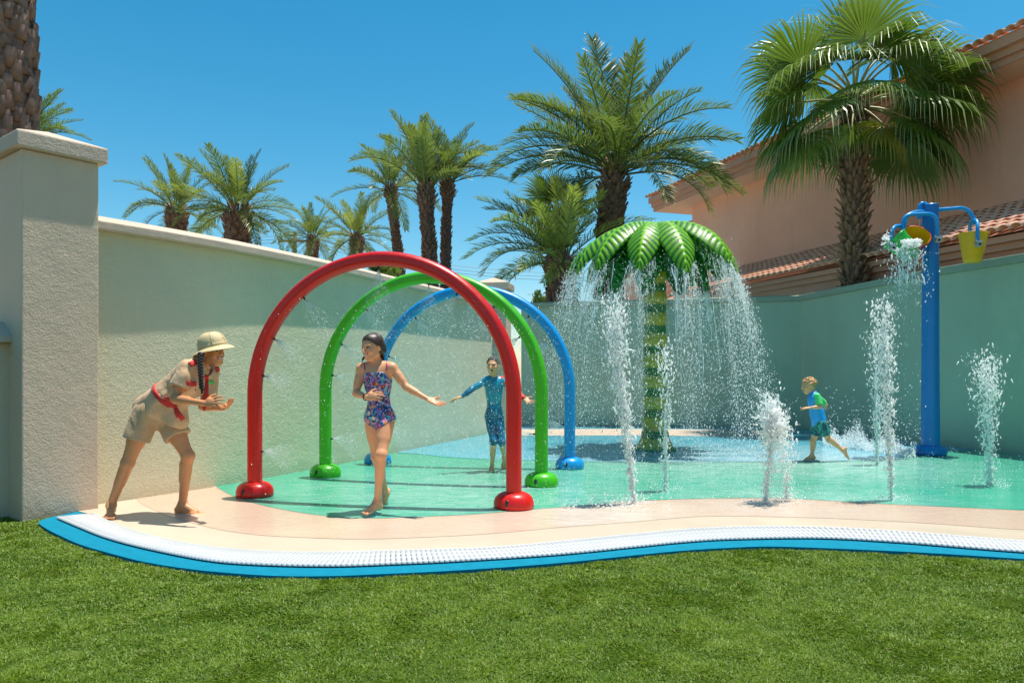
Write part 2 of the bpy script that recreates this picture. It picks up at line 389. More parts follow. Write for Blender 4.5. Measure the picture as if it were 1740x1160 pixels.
for fr in (.03, .36, .68, .98):
    C_ = A * (1 - fr) + B * fr; m_ = MB(); hw = .006
    tgc = np.gradient(C_, axis=0); tgc /= np.linalg.norm(tgc, axis=1)[:, None]; nn = np.stack([-tgc[:, 1], tgc[:, 0]], 1) * hw
    v = []; f = []
    for k in range(0, nbar, 3):
        v += [(*(C_[k] - nn[k]), .017), (*(C_[k] + nn[k]), .017), (*(C_[k] + nn[k]), .0235), (*(C_[k] - nn[k]), .0235)]
    for k in range(len(v) // 4 - 1):
        o = 4 * k; f += [(o + 3, o + 2, o + 6, o + 7), (o, o + 3, o + 7, o + 4), (o + 1, o + 5, o + 6, o + 2)]
    obj('rail', relz(mesh_np('rail', v, np.array(f)), grate.location), M['grate'], grate)

# turf blades
def inpoly(P, poly):
    poly = np.asarray(poly); x, y = P[:, 0], P[:, 1]; c = np.zeros(len(P), bool); j = len(poly) - 1
    for i in range(len(poly)):
        xi, yi = poly[i]; xj, yj = poly[j]
        m = ((yi > y) != (yj > y)); 
        if m.any(): c ^= m & (x < (xj - xi) * (y - yi) / (yj - yi + 1e-12) + xi)
        j = i
    return c
def fbm2(P, sc_, seed, oct=3):
    r = np.random.default_rng(seed); out = np.zeros(len(P))
    for o in range(oct):
        n = 64; g = r.random((n, n)); q = P * sc_ * 2 ** o; i = np.floor(q).astype(int); f = q - i; f = f * f * (3 - 2 * f); a = i % n; b = (i + 1) % n
        out += (g[a[:, 0], a[:, 1]] * (1 - f[:, 0]) * (1 - f[:, 1]) + g[b[:, 0], a[:, 1]] * f[:, 0] * (1 - f[:, 1]) + g[a[:, 0], b[:, 1]] * (1 - f[:, 0]) * f[:, 1] + g[b[:, 0], b[:, 1]] * f[:, 0] * f[:, 1] - .5) / 2 ** o
    return out
NB = 760000
Yb = 2.2 * (6.6 / 2.2) ** rng.random(NB); Xb = (rng.random(NB) * 2 - 1) * (Yb * .74 + .3); Pb = np.stack([Xb, Yb], 1)
Pb = Pb[~inpoly(Pb, list(rim_out) + FAR)]
Pb = Pb[(Pb[:, 0] > -4.9) & ((Pb[:, 1] < 5.5) | (Pb[:, 0] < -3.0))]
nb = len(Pb); cl = fbm2(Pb, 9, 3); cl2 = fbm2(Pb, 2.1, 4)
h = (.024 + .010 * rng.random(nb)) * (1 + .35 * cl); az = rng.random(nb) * 2 * math.pi * .75 + fbm2(Pb, 4, 8) * 6
lean = .35 + .95 * rng.random(nb); wd = .0016 + .0013 * rng.random(nb)
wd *= np.clip(Pb[:, 1] / 3.0, .9, 1.6)
d = np.stack([np.cos(az), np.sin(az)], 1); s_ = np.stack([-np.sin(az + .6 * rng.normal(size=nb)), np.cos(az)], 1)
z0 = -.035
base = np.column_stack([Pb, np.full(nb, z0)])
midp = np.column_stack([Pb + d * (h * .35 * lean)[:, None], z0 + h * .62]); tip = np.column_stack([Pb + d * (h * lean)[:, None], z0 + h * (1.08 - .38 * lean)])
S3 = np.column_stack([s_, np.zeros(nb)]) * wd[:, None]
vv = np.stack([base - S3, base + S3, midp + S3 * .9, midp - S3 * .9, tip], 1).reshape(-1, 3)
o_ = (np.arange(nb) * 5)[:, None]
me = mesh_np('turf', vv, [o_ + np.array([0, 1, 2, 3]), o_ + np.array([3, 2, 4])])
g1 = np.array([.070, .150, .005]); g2 = np.array([.205, .305, .018]); g3 = np.array([.34, .36, .12])
k = np.clip(.40 + cl * .45 + cl2 * .22 + .38 * rng.normal(size=nb), 0, 1)[:, None]
cc = g1 * (1 - k) + g2 * k; dry = (rng.random(nb) < .05)[:, None]; cc = np.where(dry, g3, cc)
set_col(me, np.repeat(cc, 5, 0))
tt = NT('turf_blade'); a_ = tt.n('ShaderNodeAttribute'); a_.attribute_name = 'tint'; tt.fin(a_.outputs['Color'], .5, Specular_IOR_Level=.3)
tl = tt.n('ShaderNodeBsdfTranslucent'); tt.l(a_.outputs['Color'], tl.inputs['Color']); ms = tt.n('ShaderNodeMixShader'); ms.inputs[0].default_value = .25
tt.l(tt.p.outputs[0], ms.inputs[1]); tt.l(tl.outputs[0], ms.inputs[2]); tt.l(ms.outputs[0], tt.out.inputs['Surface'])
turf = obj('grass', me, tt.m); tag(turf, 'short green artificial grass in front of the blue rim', 'grass', kind='stuff')

# ------------------------------------------------------------------ walls
def offset_line(P, d):
    P = np.array(P); t = np.gradient(P, axis=0); t /= np.linalg.norm(t, axis=1)[:, None]; return P + np.stack([t[:, 1], -t[:, 0]], 1) * d
def wall(label, pts, tops, thick, m, capm, over=.07, fas=.07, rise=.09, side=1):
    """pts: front face line; tops: height at each point; side=+1: front face is to the right of the direction of travel"""
    P = np.array(pts, float); n = len(P); th = -thick * side; F = P; Bk = offset_line(P, th)
    T = np.array(tops); zb = -.07
    root = thing('garden_wall', label, 'wall', (P[0][0], P[0][1], 0))
    L = np.array([P[0][0], P[0][1], 0])
    m_ = MB()
    for i in range(n - 1):
        q = [(*F[i], zb), (*F[i + 1], zb), (*F[i + 1], T[i + 1]), (*F[i], T[i])]; r = [(*Bk[i], zb), (*Bk[i + 1], zb), (*Bk[i + 1], T[i + 1]), (*Bk[i], T[i])]
        m_.add([np.array(a) - L for a in q], [(0, 1, 2, 3)]); m_.add([np.array(a) - L for a in r], [(3, 2, 1, 0)])
    for i in (0, n - 1): m_.add([np.array(a) - L for a in [(*F[i], zb), (*Bk[i], zb), (*Bk[i], T[i]), (*F[i], T[i])]], [(0, 1, 2, 3)])
    w_ = m_.build('render_face', m, root)
    Fo = offset_line(P, over * side); Bo = offset_line(P, th - over * side); C_ = offset_line(P, th / 2)
    v = []; f = []
    for i in range(n):
        z = T[i] + .002
        v += [(*Fo[i], z), (*Fo[i], z + fas), (*C_[i], z + fas + rise), (*Bo[i], z + fas), (*Bo[i], z)]
    for i in range(n - 1):
        for k in range(5): f.append((i * 5 + k, i * 5 + (k + 1) % 5, (i + 1) * 5 + (k + 1) % 5, (i + 1) * 5 + k))
    f += [(0, 1, 2, 3, 4), tuple((n - 1) * 5 + k for k in (4, 3, 2, 1, 0))]
    m_ = MB(); m_.add([np.array(a) - L for a in v], f); o = m_.build('coping', capm, root); bevel(o, .008, 2)
    return root
lw_px = [(168, 857), (278, 841), (390, 823.5), (500, 804), (605, 784), (717, 760.5), (838, 736)]
lw = [gp(*p)[:2] for p in lw_px]; lw = [p for p in catmull(lw, 4)]
lw[0] = lw[0]
lt = [2.375] * len(lw)
wall('long beige rendered garden wall on the left, tinted green behind the arches', [lw[0] - nrm(np.array(lw[1]) - lw[0]) * .25] + lw, [2.375] * (len(lw) + 1), .30, M['stucco_wall'], M['cap'], .10, side=1)
A_ = V(.2, 15.9); B_ = V(490 / 1250 * 14.8, 14.8)
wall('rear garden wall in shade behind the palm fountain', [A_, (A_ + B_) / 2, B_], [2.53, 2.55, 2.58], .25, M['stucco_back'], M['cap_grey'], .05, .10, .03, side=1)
Rw = [B_, V(6.67, 11.5), V(7.03, 10.1), V(9.1, 2.0), V(9.9, -3)]
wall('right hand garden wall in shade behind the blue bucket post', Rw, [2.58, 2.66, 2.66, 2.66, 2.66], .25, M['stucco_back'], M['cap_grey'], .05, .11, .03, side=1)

def pier(label, corner, d, wd, top, m, fas=.125, rise=.13, over=.055):
    d = nrm(d); e = V(-d[1], d[0]); c = V(*corner)
    root = thing('wall_pier', label, 'pillar', (c[0], c[1], 0))
    sq = [(0, 0), tuple(d * wd), tuple(d * wd + e * wd), tuple(e * wd)]
    o = MB().prism(sq, -.07, top).build('shaft', m, root); bevel(o, .012, 3)
    cen = (d + e) * wd / 2
    def ring(k): return [tuple(V(*p) + (V(*p) - cen) / np.linalg.norm(V(*p) - cen) * k * 1.414) for p in sq]
    r1 = ring(over); v = [(*p, top + .002) for p in r1] + [(*p, top + .002 + fas) for p in r1] + [(*cen, top + fas + rise)]
    f = [(0, 3, 2, 1)] + [(i, (i + 1) % 4, (i + 1) % 4 + 4, i + 4) for i in range(4)] + [(i + 4, (i + 1) % 4 + 4, 8) for i in range(4)]
    o = MB().add(v, f).build('cap', M['cap'], root); bevel(o, .012, 2)
    return root
c0 = gp(37, 882)[:2]; c1 = gp(168, 864)[:2]
pier('tall beige square pillar with pyramid cap beside the woman in the sun hat', c0, c1 - c0, np.linalg.norm(c1 - c0), 2.90, M['stucco'])
pier('small distant pillar with pyramid cap rising behind the blue arch', at(860, 632, 13.9)[:2], (.17, .985), .56, 2.72, M['stucco'])
lwp = [V(-6.4, 2.9), V(-5.2, 4.45), V(-4.03, 5.97)]
wall('low beige wall with pale sloped coping at the far left edge', lwp, [1.385] * 3, .25, M['stucco'], M['cap'], .09, .05, .13, side=1)

# ------------------------------------------------------------------ building
DL = nrm(V(-.304, 1)); NL = V(DL[1], -DL[0]) * 1.0          # NL points away from the viewer side (to +x)
DU = nrm(V(-.33, 1)); NU = V(DU[1], -DU[0])
bld = thing('villa', 'salmon two storey building with clay tile roofs behind the right hand wall', 'building', (8, 18, 0))
BL = V(8, 18, 0)
def loc3(p, z): return np.array([p[0], p[1], z]) - BL
near_low = V(7.7, 11.06); 
def low(s, t, z=0): p = near_low + DL * s + NL * t; return loc3(p, z)
S0, S1 = -12.0, 10.8
wc = V(5.95, 24.3)
def up(s, t, z=0): p = wc - DU * s + NU * t; return loc3(p, z)
m_ = MB(); ew = 26
m_.add([up(0, 0, 0), up(ew, 0, 0), up(ew, 0, 7.0), up(0, 0, 7.0), up(0, 12, 0), up(ew, 12, 0), up(ew, 12, 7.0), up(0, 12, 7.0)], [(0, 1, 2, 3), (4, 7, 6, 5), (0, 3, 7, 4), (1, 5, 6, 2)])
m_.build('upper_wall', M['terra'], bld)
# lower storey wall under the lower roof
m_ = MB(); m_.add([low(S0, .45, 0), low(S1 - .4, .45, 0), low(S1 - .4, .45, 3.05), low(S0, .45, 3.05), low(S0, 3.5, 0), low(S1 - .4, 3.5, 0), low(S1 - .4, 3.5, 3.05), low(S0, 3.5, 3.05)], [(0, 1, 2, 3), (0, 4, 7, 3), (1, 2, 6, 5), (4, 5, 6, 7)])
m_.build('lower_wall', M['terra'], bld)
# mouldings: stepped bands
def moulding(fn, s0, s1, z0, steps, m, name):
    for (t, za, zb_, tb) in steps:
        m_ = MB(); m_.add([fn(s0, t, z0 + za), fn(s1, t, z0 + za), fn(s1, t, z0 + zb_), fn(s0, t, z0 + zb_), fn(s0, tb, z0 + za), fn(s1, tb, z0 + za), fn(s1, tb, z0 + zb_), fn(s0, tb, z0 + zb_)],
              [(0, 1, 2, 3), (4, 7, 6, 5), (0, 4, 5, 1), (3, 2, 6, 7), (0, 3, 7, 4), (1, 5, 6, 2)]); m_.build(name, m, bld)
moulding(low, S0, S1, 3.3, [(.06, -.13, -.03, .6), (.16, -.24, -.132, .6), (.26, -.42, -.242, .6)], M['fascia'], 'moulding')
moulding(up, -1.15, ew, 7.02, [(-.99, -.14, .055, 6), (-.88, -.27, -.142, 6), (-.80, -.40, -.272, 6)], M['fascia'], 'moulding')
m_ = MB(); m_.add([up(-1.1, -.78, 6.615), up(ew, -.78, 6.615), up(ew, 5, 6.615), up(-1.1, 5, 6.615)], [(0, 3, 2, 1)]); m_.build('soffit', M['soffit'], bld)
SL = math.tan(R(21))
m_ = MB(); m_.add([low(S0, -.02, 3.28), low(S1, -.02, 3.28), low(S1, 3.2, 3.28 + 3.2 * SL), low(S0, 3.2, 3.28 + 3.2 * SL)], [(0, 1, 2, 3)]); m_.build('lower_roof', M['tile'], bld)
SLU = math.tan(R(20))
m_ = MB(); m_.add([up(-1.2, -1.0, 7.05), up(ew, -1.0, 7.05), up(ew, 6, 7.05 + 7 * SLU), up(-1.2, 6, 7.05 + 7 * SLU), up(-1.2, 13, 7.05), up(ew, 13, 7.05)], [(0, 1, 2, 3), (3, 2, 5, 4)]); m_.build('upper_roof', M['tile'], bld)
# side wing further back with a curved parapet
wg = [(1052, 540), (1052, 452), (1075, 428), (1100, 408), (1143, 386), (1160, 378), (1182, 373), (1182, 540)]
P_ = [at(x, y, 27.5) - BL for x, y in wg]; P2 = [p + V(.8, 5, 0) for p in P_]; n_ = len(P_)
MB().add(P_ + P2, [tuple(range(n_)), tuple(range(n_, 2 * n_))[::-1]] + [(i, (i + 1) % n_, (i + 1) % n_ + n_, i + n_) for i in range(n_)]).build('side_wing', M['terra'], bld)
# barrel tiles
def tile_mesh(name, L=.36, w0=.105, w1=.085, th=.014, n=6):
    v = []; f = []
    for (x, w_, zz) in ((0, w0, .022), (L, w1, 0)):
        for r_ in (1, 1 - th / w_):
            for k in range(n + 1):
                a = math.pi * k / n; v.append((x, -math.cos(a) * w_ * r_, math.sin(a) * w_ * r_ * .85 + zz))
    q = n + 1
    for k in range(n):
        f += [(k, k + 1, 2 * q + k + 1, 2 * q + k), (q + k, 3 * q + k, 3 * q + k + 1, q + k + 1), (k, q + k, q + k + 1, k + 1)]
    me = bpy.data.meshes.new(name); me.from_pydata(v, [], f); me.polygons.foreach_set('use_smooth', [True] * len(f)); me.materials.append(M['tile']); me.update(); return me
tmesh = [tile_mesh('roof_tile', .36 + .02 * i) for i in range(3)]
def tile_frame(fn, slope):
    o = fn(0, 0, 0); ax = nrm(fn(0, 1, 0) - o) * math.cos(slope) + V(0, 0, math.sin(slope)); ay = nrm(fn(1, 0, 0) - o)
    if np.cross(ax, ay)[2] < 0: ay = -ay
    az_ = np.cross(ax, ay); return np.stack([ax, ay, az_], 1)
def lay(fn, slope, s0, s1, z0, t0, rows, pitch=.205, rowl=.31):
    F = tile_frame(fn, slope); out = []
    for i in range(int((s1 - s0) / pitch)):
        for r_ in range(rows):
            t = t0 + r_ * rowl * math.cos(slope); z = z0 + r_ * rowl * math.sin(slope)
            out.append((fn(s0 + (i + .5) * pitch, t, z), F))
    return out
low_t = lay(low, R(21), S0 + 6, S1, 3.30, -.09, 9); up_t = lay(up, R(20), -1.2, ew - 6, 7.06, -1.07, 1)
low_t.sort(key=lambda q: np.linalg.norm(q[0] + BL - V(7, 9.5, 3))); 
vis = [q for q in low_t if (q[0] + BL)[1] > 9.3]; rest = [q for q in low_t if (q[0] + BL)[1] <= 9.3]
up_vis = [q for q in up_t if (q[0] + BL)[1] > 12]; up_rest = [q for q in up_t if (q[0] + BL)[1] <= 12]
keep = 296 - len(up_vis)
def place_tile(q, i):
    o = bpy.data.objects.new('roof_tile', tmesh[i % 3]); COL.objects.link(o); o.parent = bld
    Mx = Matrix([list(q[1][r_]) for r_ in range(3)]).to_4x4(); Mx.translation = Vector(q[0]) + Vector((0, 0, rng.normal() * .003)); o.matrix_local = Mx @ Euler((0, rng.normal() * .012, rng.normal() * .02)).to_matrix().to_4x4()
for i, q in enumerate(vis[:keep] + up_vis): place_tile(q, i)
v = []; f = []; nn = 0; tv = np.array([x.co[:] for x in tmesh[0].vertices]); tf = [tuple(p.vertices) for p in tmesh[0].polygons]
for q in vis[keep:] + rest + up_rest:
    v.append(tv @ q[1].T + q[0]); f += [tuple(a + nn for a in t) for t in tf]; nn += len(tv)
obj('roof_tiles', mesh_np('roof_tiles', np.concatenate(v), np.array(f), True), M['tile'], bld, 'stuff')
# ------------------------------------------------------------------ palms
def frond_mesh(name, droop, nleaf=46, m=None, ll=.205, vee=.5, seed=0, wl=.0066, bare=.16):
    r = np.random.default_rng(seed); S = np.linspace(0, 1, 15); th = -droop * S ** 1.4
    dx = np.cos(th); dz = np.sin(th); X = np.concatenate([[0], np.cumsum((dx[1:] + dx[:-1]) / 2 * np.diff(S))]); Z = np.concatenate([[0], np.cumsum((dz[1:] + dz[:-1]) / 2 * np.diff(S))])
    v = []; f3 = []; f4 = []; tint = []
    # stalk: three-sided taper
    for i, s in enumerate(S):
        w_ = .013 * (1 - .85 * s) + .001; nx, nz = -math.sin(th[i]), math.cos(th[i])
        v += [(X[i], -w_, Z[i]), (X[i], w_, Z[i]), (X[i] - nx * w_ * 1.2, 0, Z[i] - nz * w_ * 1.2)]; tint += [.25] * 3
    for i in range(len(S) - 1):
        for k in range(3): f4.append((i * 3 + k, i * 3 + (k + 1) % 3, (i + 1) * 3 + (k + 1) % 3, (i + 1) * 3 + k))
    for side in (-1, 1):
        for k in range(nleaf):
            s = bare + (1 - bare) * (k + r.random() * .6) / nleaf; s = min(s, .995)
            t = np.array([np.interp(s, S, dx), 0, np.interp(s, S, dz)]); up_ = np.array([-t[2], 0, t[0]]); p = np.array([np.interp(s, S, X), 0, np.interp(s, S, Z)])
            L = ll * (.45 + .55 * math.sin(math.pi * min(1, (s - bare) / (1 - bare) * .85 + .18)) ) * (.85 + .3 * r.random())
            fw = R(38 + 22 * s + r.normal() * 7); ve = vee + r.normal() * .22
            d = t * math.cos(0) * math.cos(R(90) - fw) + 0
            d = nrm(t * math.sin(R(90) - R(90) + fw) * .0 + t * math.cos(R(62) - .35 * s) + (np.array([0, side, 0]) * math.cos(ve) + up_ * math.sin(ve)) * math.sin(R(62) - .35 * s))
            d2 = nrm(d + np.array([0, 0, -.45 - .3 * r.random()]) * (.35 + .5 * r.random())); wv = nrm(np.cross(d, up_ + np.array([0, .3 * r.normal(), 0]))) * wl * (.8 + .4 * r.random())
            a = p; b = p + d * L * .5; c_ = b + d2 * L * .5; o = len(v)
            v += [tuple(a - wv * .5), tuple(a + wv * .5), tuple(b + wv), tuple(b - wv), tuple(c_)]; tint += [0, 0, .05, .05, .75]
            f4.append((o, o + 1, o + 2, o + 3)); f3.append((o + 3, o + 2, o + 4))
    me = mesh_np(name, v, [np.array(f4), np.array(f3)]); set_col(me, np.array(tint)[:, None] * np.ones((1, 3))); me.materials.append(m); return me
FR = [frond_mesh('frond', dr, 54, M['frond'], seed=i) for i, dr in enumerate((.35, .6, .9, 1.25, .75, 1.55))]
FRY = [frond_mesh('frond', dr, 54, M['frond_y'], seed=10 + i) for i, dr in enumerate((.5, .9, 1.3))]
FRD = [frond_mesh('frond', dr, 30, M['frond_dead'], seed=20 + i, ll=.18, vee=-.3) for i, dr in enumerate((.8, 1.6))]
FRB = [frond_mesh('frond', dr, 72, M['frond'], seed=30 + i, wl=.0052, ll=.20) for i, dr in enumerate((.45, .8, 1.1, 1.4))]
def orient(o, loc, az_, el, roll, scale):
    o.location = loc; o.rotation_mode = 'QUATERNION'
    q = Matrix.Rotation(az_, 4, 'Z') @ Matrix.Rotation(-el, 4, 'Y') @ Matrix.Rotation(roll, 4, 'X'); o.rotation_quaternion = q.to_quaternion(); o.scale = (scale,) * 3
def palm_root(name, label, base, group='date palms behind the wall'):
    return thing(name, label, 'palm tree', tuple(base), group=group)
def trunk_mesh(path, rad, name, m, parent, boots=None, seed=0, boot_m=None, ring=.10, nb=10, bl=.16, bw=.09, tilt=.55, zfrom=0):
    r = np.random.default_rng(seed); path = [np.asarray(p, float) for p in path]; pts = catmull(path, 10); rr = np.interp(np.linspace(0, 1, len(pts)), np.linspace(0, 1, len(rad)), rad)
    rr = rr * (1 + .05 * r.normal(size=len(pts))); MB().tube(pts, list(rr), 12).build(name, m, parent, True)
    P = np.array(pts); s = arclen3(P); tot = s[-1]; v = []; f = []; z = zfrom; row = 0
    while z < tot - .02:
        c = np.array([np.interp(z, s, P[:, k]) for k in range(3)]); rad_ = np.interp(z, s, rr)
        for k in range(nb):
            a = 2 * math.pi * (k + (row % 2) * .5 + .25 * r.normal()) / nb; ca, sa = math.cos(a), math.sin(a); out = V(ca, sa, 0); sd = V(-sa, ca, 0)
            L = bl * (.6 + .8 * r.random()); w_ = bw * (.7 + .5 * r.random()); tl_ = tilt * (.5 + .9 * r.random()); up_ = nrm(V(0, 0, math.cos(tl_)) + out * math.sin(tl_)); th = nrm(out - up_ * np.dot(out, up_)) * .03 * bl / .16
            p0 = c + out * rad_ * .9 + V(0, 0, r.normal() * .015); p1 = p0 + up_ * L; sk = sd * w_ * .25 * r.normal()
            o = len(v); v += [p0 - sd * w_, p0 + sd * w_, p1 + sd * w_ * .55 + sk, p1 - sd * w_ * .55 + sk, p0 - sd * w_ * .7 + th * 1.6, p0 + sd * w_ * .7 + th * 1.6, p1 + sd * w_ * .3 + th * .7 + sk, p1 - sd * w_ * .3 + th * .7 + sk]
            f += [(o + 4, o + 5, o + 6, o + 7), (o, o + 4, o + 7, o + 3), (o + 5, o + 1, o + 2, o + 6), (o + 3, o + 7, o + 6, o + 2), (o, o + 1, o + 5, o + 4)]
        z += ring * (.85 + .3 * r.random()); row += 1
    obj('leaf_bases', mesh_np('leaf_bases', np.array(v), np.array(f)), boot_m or M['bark_l'], parent, 'stuff')
def arclen3(P): return np.concatenate([[0], np.cumsum(np.linalg.norm(np.diff(P, axis=0), axis=1))])
def date_palm(label, crown, trunk, r_top, r_bot, L, n=40, seed=0, emin=-25, emax=82, yellow=.1, dead=3, bulge=1.25, meshes=None, extra=(), zcut=1.2, group='date palms behind the wall', full=(0, 360)):
    """crown: world point; trunk: list of world points from the ground up to the crown"""
    r = np.random.default_rng(seed); base = V(trunk[0][0], trunk[0][1], 0); root = palm_root('date_palm', label, base, group)
    pth = [base] + list(trunk[1:]) + [crown - V(0, 0, .25 * L / 2.5)]; pth = [p - base for p in pth]
    tl_ = sum(np.linalg.norm(pth[i + 1] - pth[i]) for i in range(len(pth) - 1))
    trunk_mesh(pth, [r_bot, r_bot, (r_bot + r_top) / 2, r_top, r_top * bulge], 'trunk', M['bark'], root, seed=seed, ring=.11 * max(r_top, .2) / .22, nb=11, bl=.15 * r_top / .2, bw=.075 * r_top / .2, tilt=.5, zfrom=zcut, boot_m=M['bark'])
    # crown shaft of longer stubs
    ms = meshes or FR; ga = 2.39996; c = crown - base
    v = []; f = []
    for k in range(60):
        a = k * ga; z = -.55 * L / 2.5 * (1 - k / 60) ; rad_ = r_top * bulge * (.95 - .2 * k / 60); out = V(math.cos(a), math.sin(a), 0); sd = V(-math.sin(a), math.cos(a), 0); up_ = nrm(V(0, 0, 1) + out * (.9 - .5 * k / 60)); L2 = .22 * L / 2.5 * (.6 + .8 * r.random()); p0 = c + out * rad_ * .8 + V(0, 0, z); p1 = p0 + up_ * L2; w_ = .05 * L / 2.5
        o = len(v); th = out * .03; v += [p0 - sd * w_, p0 + sd * w_, p1 + sd * w_ * .4, p1 - sd * w_ * .4, p0 - sd * w_ + th, p0 + sd * w_ + th, p1 + sd * w_ * .4 + th, p1 - sd * w_ * .4 + th]
        f += [(o + 4, o + 5, o + 6, o + 7), (o, o + 4, o + 7, o + 3), (o + 5, o + 1, o + 2, o + 6), (o + 3, o + 7, o + 6, o + 2), (o, o + 3, o + 2, o + 1)]
    obj('cut_stubs', mesh_np('cut_stubs', np.array(v), np.array(f)), M['bark_l'], root, 'stuff')
    for k in range(n):
        u = (k + .5) / n; el = R(emax + (emin - emax) * u ** 1.15 + r.normal() * 5); a = k * ga + r.normal() * .15
        pool = FRY if r.random() < yellow else ms; me = pool[int(np.clip(u * len(pool) + r.normal() * .5, 0, len(pool) - 1))]
        o = bpy.data.objects.new('frond', me); COL.objects.link(o); o.parent = root
        orient(o, Vector(c + V(math.cos(a), math.sin(a), 0) * r_top * .5 - V(0, 0, .12 * u)), a, el, r.normal() * .35, L * (.78 + .3 * r.random()) * (1 - .12 * (u < .15)))
    for k in range(dead):
        o = bpy.data.objects.new('frond', FRD[k % 2]); COL.objects.link(o); o.parent = root; o['label'] = 'dry brown hanging frond'
        orient(o, Vector(c - V(0, 0, .2)), r.random() * 6.28, R(-30 - 25 * r.random()), 0, L * (.5 + .25 * r.random()))
    for (a, el, sc_, mi) in extra:
        o = bpy.data.objects.new('frond', ms[mi % len(ms)]); COL.objects.link(o); o.parent = root; orient(o, Vector(c), R(a), R(el), r.normal() * .2, L * sc_)
    return root
def vert(px, py, Y, lean=0):
    p = at(px, py, Y); return p, [V(p[0] + lean, Y, 0), V(p[0] + lean * .5, Y, p[2] * .5)]
# big palm H
c_, t_ = vert(1044, 290, 18); t_ = [V(at(1036, 600, 18)[0], 18, 0), at(1036, 420, 18)]
date_palm('tallest broad date palm above the palm fountain, crown against the sky', c_, t_, .28, .31, 3.1, 24, 3, 0, 78, .05, 0, 1.12, FRB, extra=[(180, 24, 1.06, 2), (172, 42, 1.02, 2), (190, 50, 1.0, 1), (0, 36, 1.02, 2), (8, 26, 1.06, 3), (-6, 14, 1.06, 2), (-12, 22, .98, 3), (110, 82, 1.28, 0), (70, 76, 1.22, 0), (15, 68, 1.25, 0), (168, 68, 1.22, 0), (185, 34, 1.05, 3), (200, 55, 1.0, 2), (-20, 50, 1.0, 2), (30, 40, 1.02, 3), (150, 68, 1.0, 2)])
# I
c_, t_ = vert(952, 438, 17.2)
date_palm('young bushy date palm with arching yellow green fronds left of the palm fountain', c_, t_, .27, .30, 2.1, 26, 5, -5, 80, .95, 0, 1.3, FR, extra=[(182, 40, 1.1, 3), (175, 30, 1.15, 3), (188, 52, 1.15, 4), (184, 62, 1.05, 3), (200, 22, 1.05, 5)])
# E F G trio
c_ = at(664, 318, 25); date_palm('left palm of the tall trio behind the red arch, its trunk bent', c_, [V(at(684, 600, 25)[0], 25, 0), at(679, 470, 25), at(671, 390, 25)], .14, .17, 1.85, 24, 7, -28, 85, .25, 2, 1.5)
c_ = at(724, 320, 21.5); date_palm('middle palm of the tall trio, thickest trunk with a rusty swelling under the crown', c_, [V(at(733, 600, 21.5)[0], 21.5, 0), at(731, 460, 21.5), at(726, 380, 21.5)], .17, .19, 2.3, 20, 9, 44, 88, .2, 0, 1.55)
c_ = at(761, 312, 22.5); date_palm('right palm of the tall trio with long fronds arching out to the right', c_, [V(at(756, 600, 22.5)[0], 22.5, 0), at(757, 460, 22.5), at(759, 370, 22.5)], .13, .15, 1.95, 19, 11, 42, 86, .3, 0, 1.6, extra=[(0, 36, 1.0, 2), (2, 22, 1.1, 2), (-8, 50, .95, 1)])
# A B
c_ = at(300, 352, 25); date_palm('leftmost of the two bushy palms above the long wall, thin trunk', c_, [V(at(300, 600, 25)[0], 25, 0), at(300, 480, 25)], .26, .28, 1.9, 28, 13, -15, 80, .15, 1, 1.3)
c_ = at(405, 352, 22); date_palm('bigger of the two bushy palms above the long wall, with brown hanging fronds', c_, [V(at(403, 600, 22)[0], 22, 0), at(404, 480, 22)], .30, .31, 1.95, 32, 15, -15, 82, .45, 6, 1.3)
# C D
c_ = at(531, 402, 38); date_palm('small distant palm beside the utility pole', c_, [V(at(534, 600, 38)[0], 38, 0), at(533, 480, 38)], .22, .26, 2.1, 26, 17, -25, 82, .3, 4, 1.3)
c_ = at(606, 400, 34); date_palm('small distant palm just left of the red arch top', c_, [V(at(606, 600, 34)[0], 34, 0), at(606, 480, 34)], .24, .26, 2.25, 26, 19, -25, 82, .25, 2, 1.3)
# palm behind the near pillar
c_ = at(36, 238, 15); date_palm('dark palm fronds showing over the pillar cap', c_, [V(at(30, 600, 15)[0], 15, 0), at(30, 480, 15)], .24, .26, 1.35, 24, 21, -25, 75, .1, 0, 1.3, extra=[(0, 22, 1.05, 2), (-5, 5, 1.02, 2), (5, 45, .9, 1)])
# huge near trunk
c_ = V(at(6, 300, 9.2)[0], 9.2, 8.2); root = palm_root('date_palm', 'massive rough palm trunk rising behind the near pillar at the left edge', (c_[0], c_[1], 0))
trunk_mesh([V(.03, 0, 0), V(.03, 0, 3), V(0, 0, 5), V(-.06, 0, 8)], [.37, .36, .34, .34, .36], 'trunk', M['bark_near'], root, seed=33, ring=.12, nb=12, bl=.19, bw=.085, tilt=.30, zfrom=1.8, boot_m=M['bark_near'])
for k in range(30):
    a = k * 2.39996; o = bpy.data.objects.new('frond', FRB[k % 4]); COL.objects.link(o); o.parent = root; orient(o, (-.06, 0, 8.1), a, R(75 - 85 * k / 30), 0, 2.4)

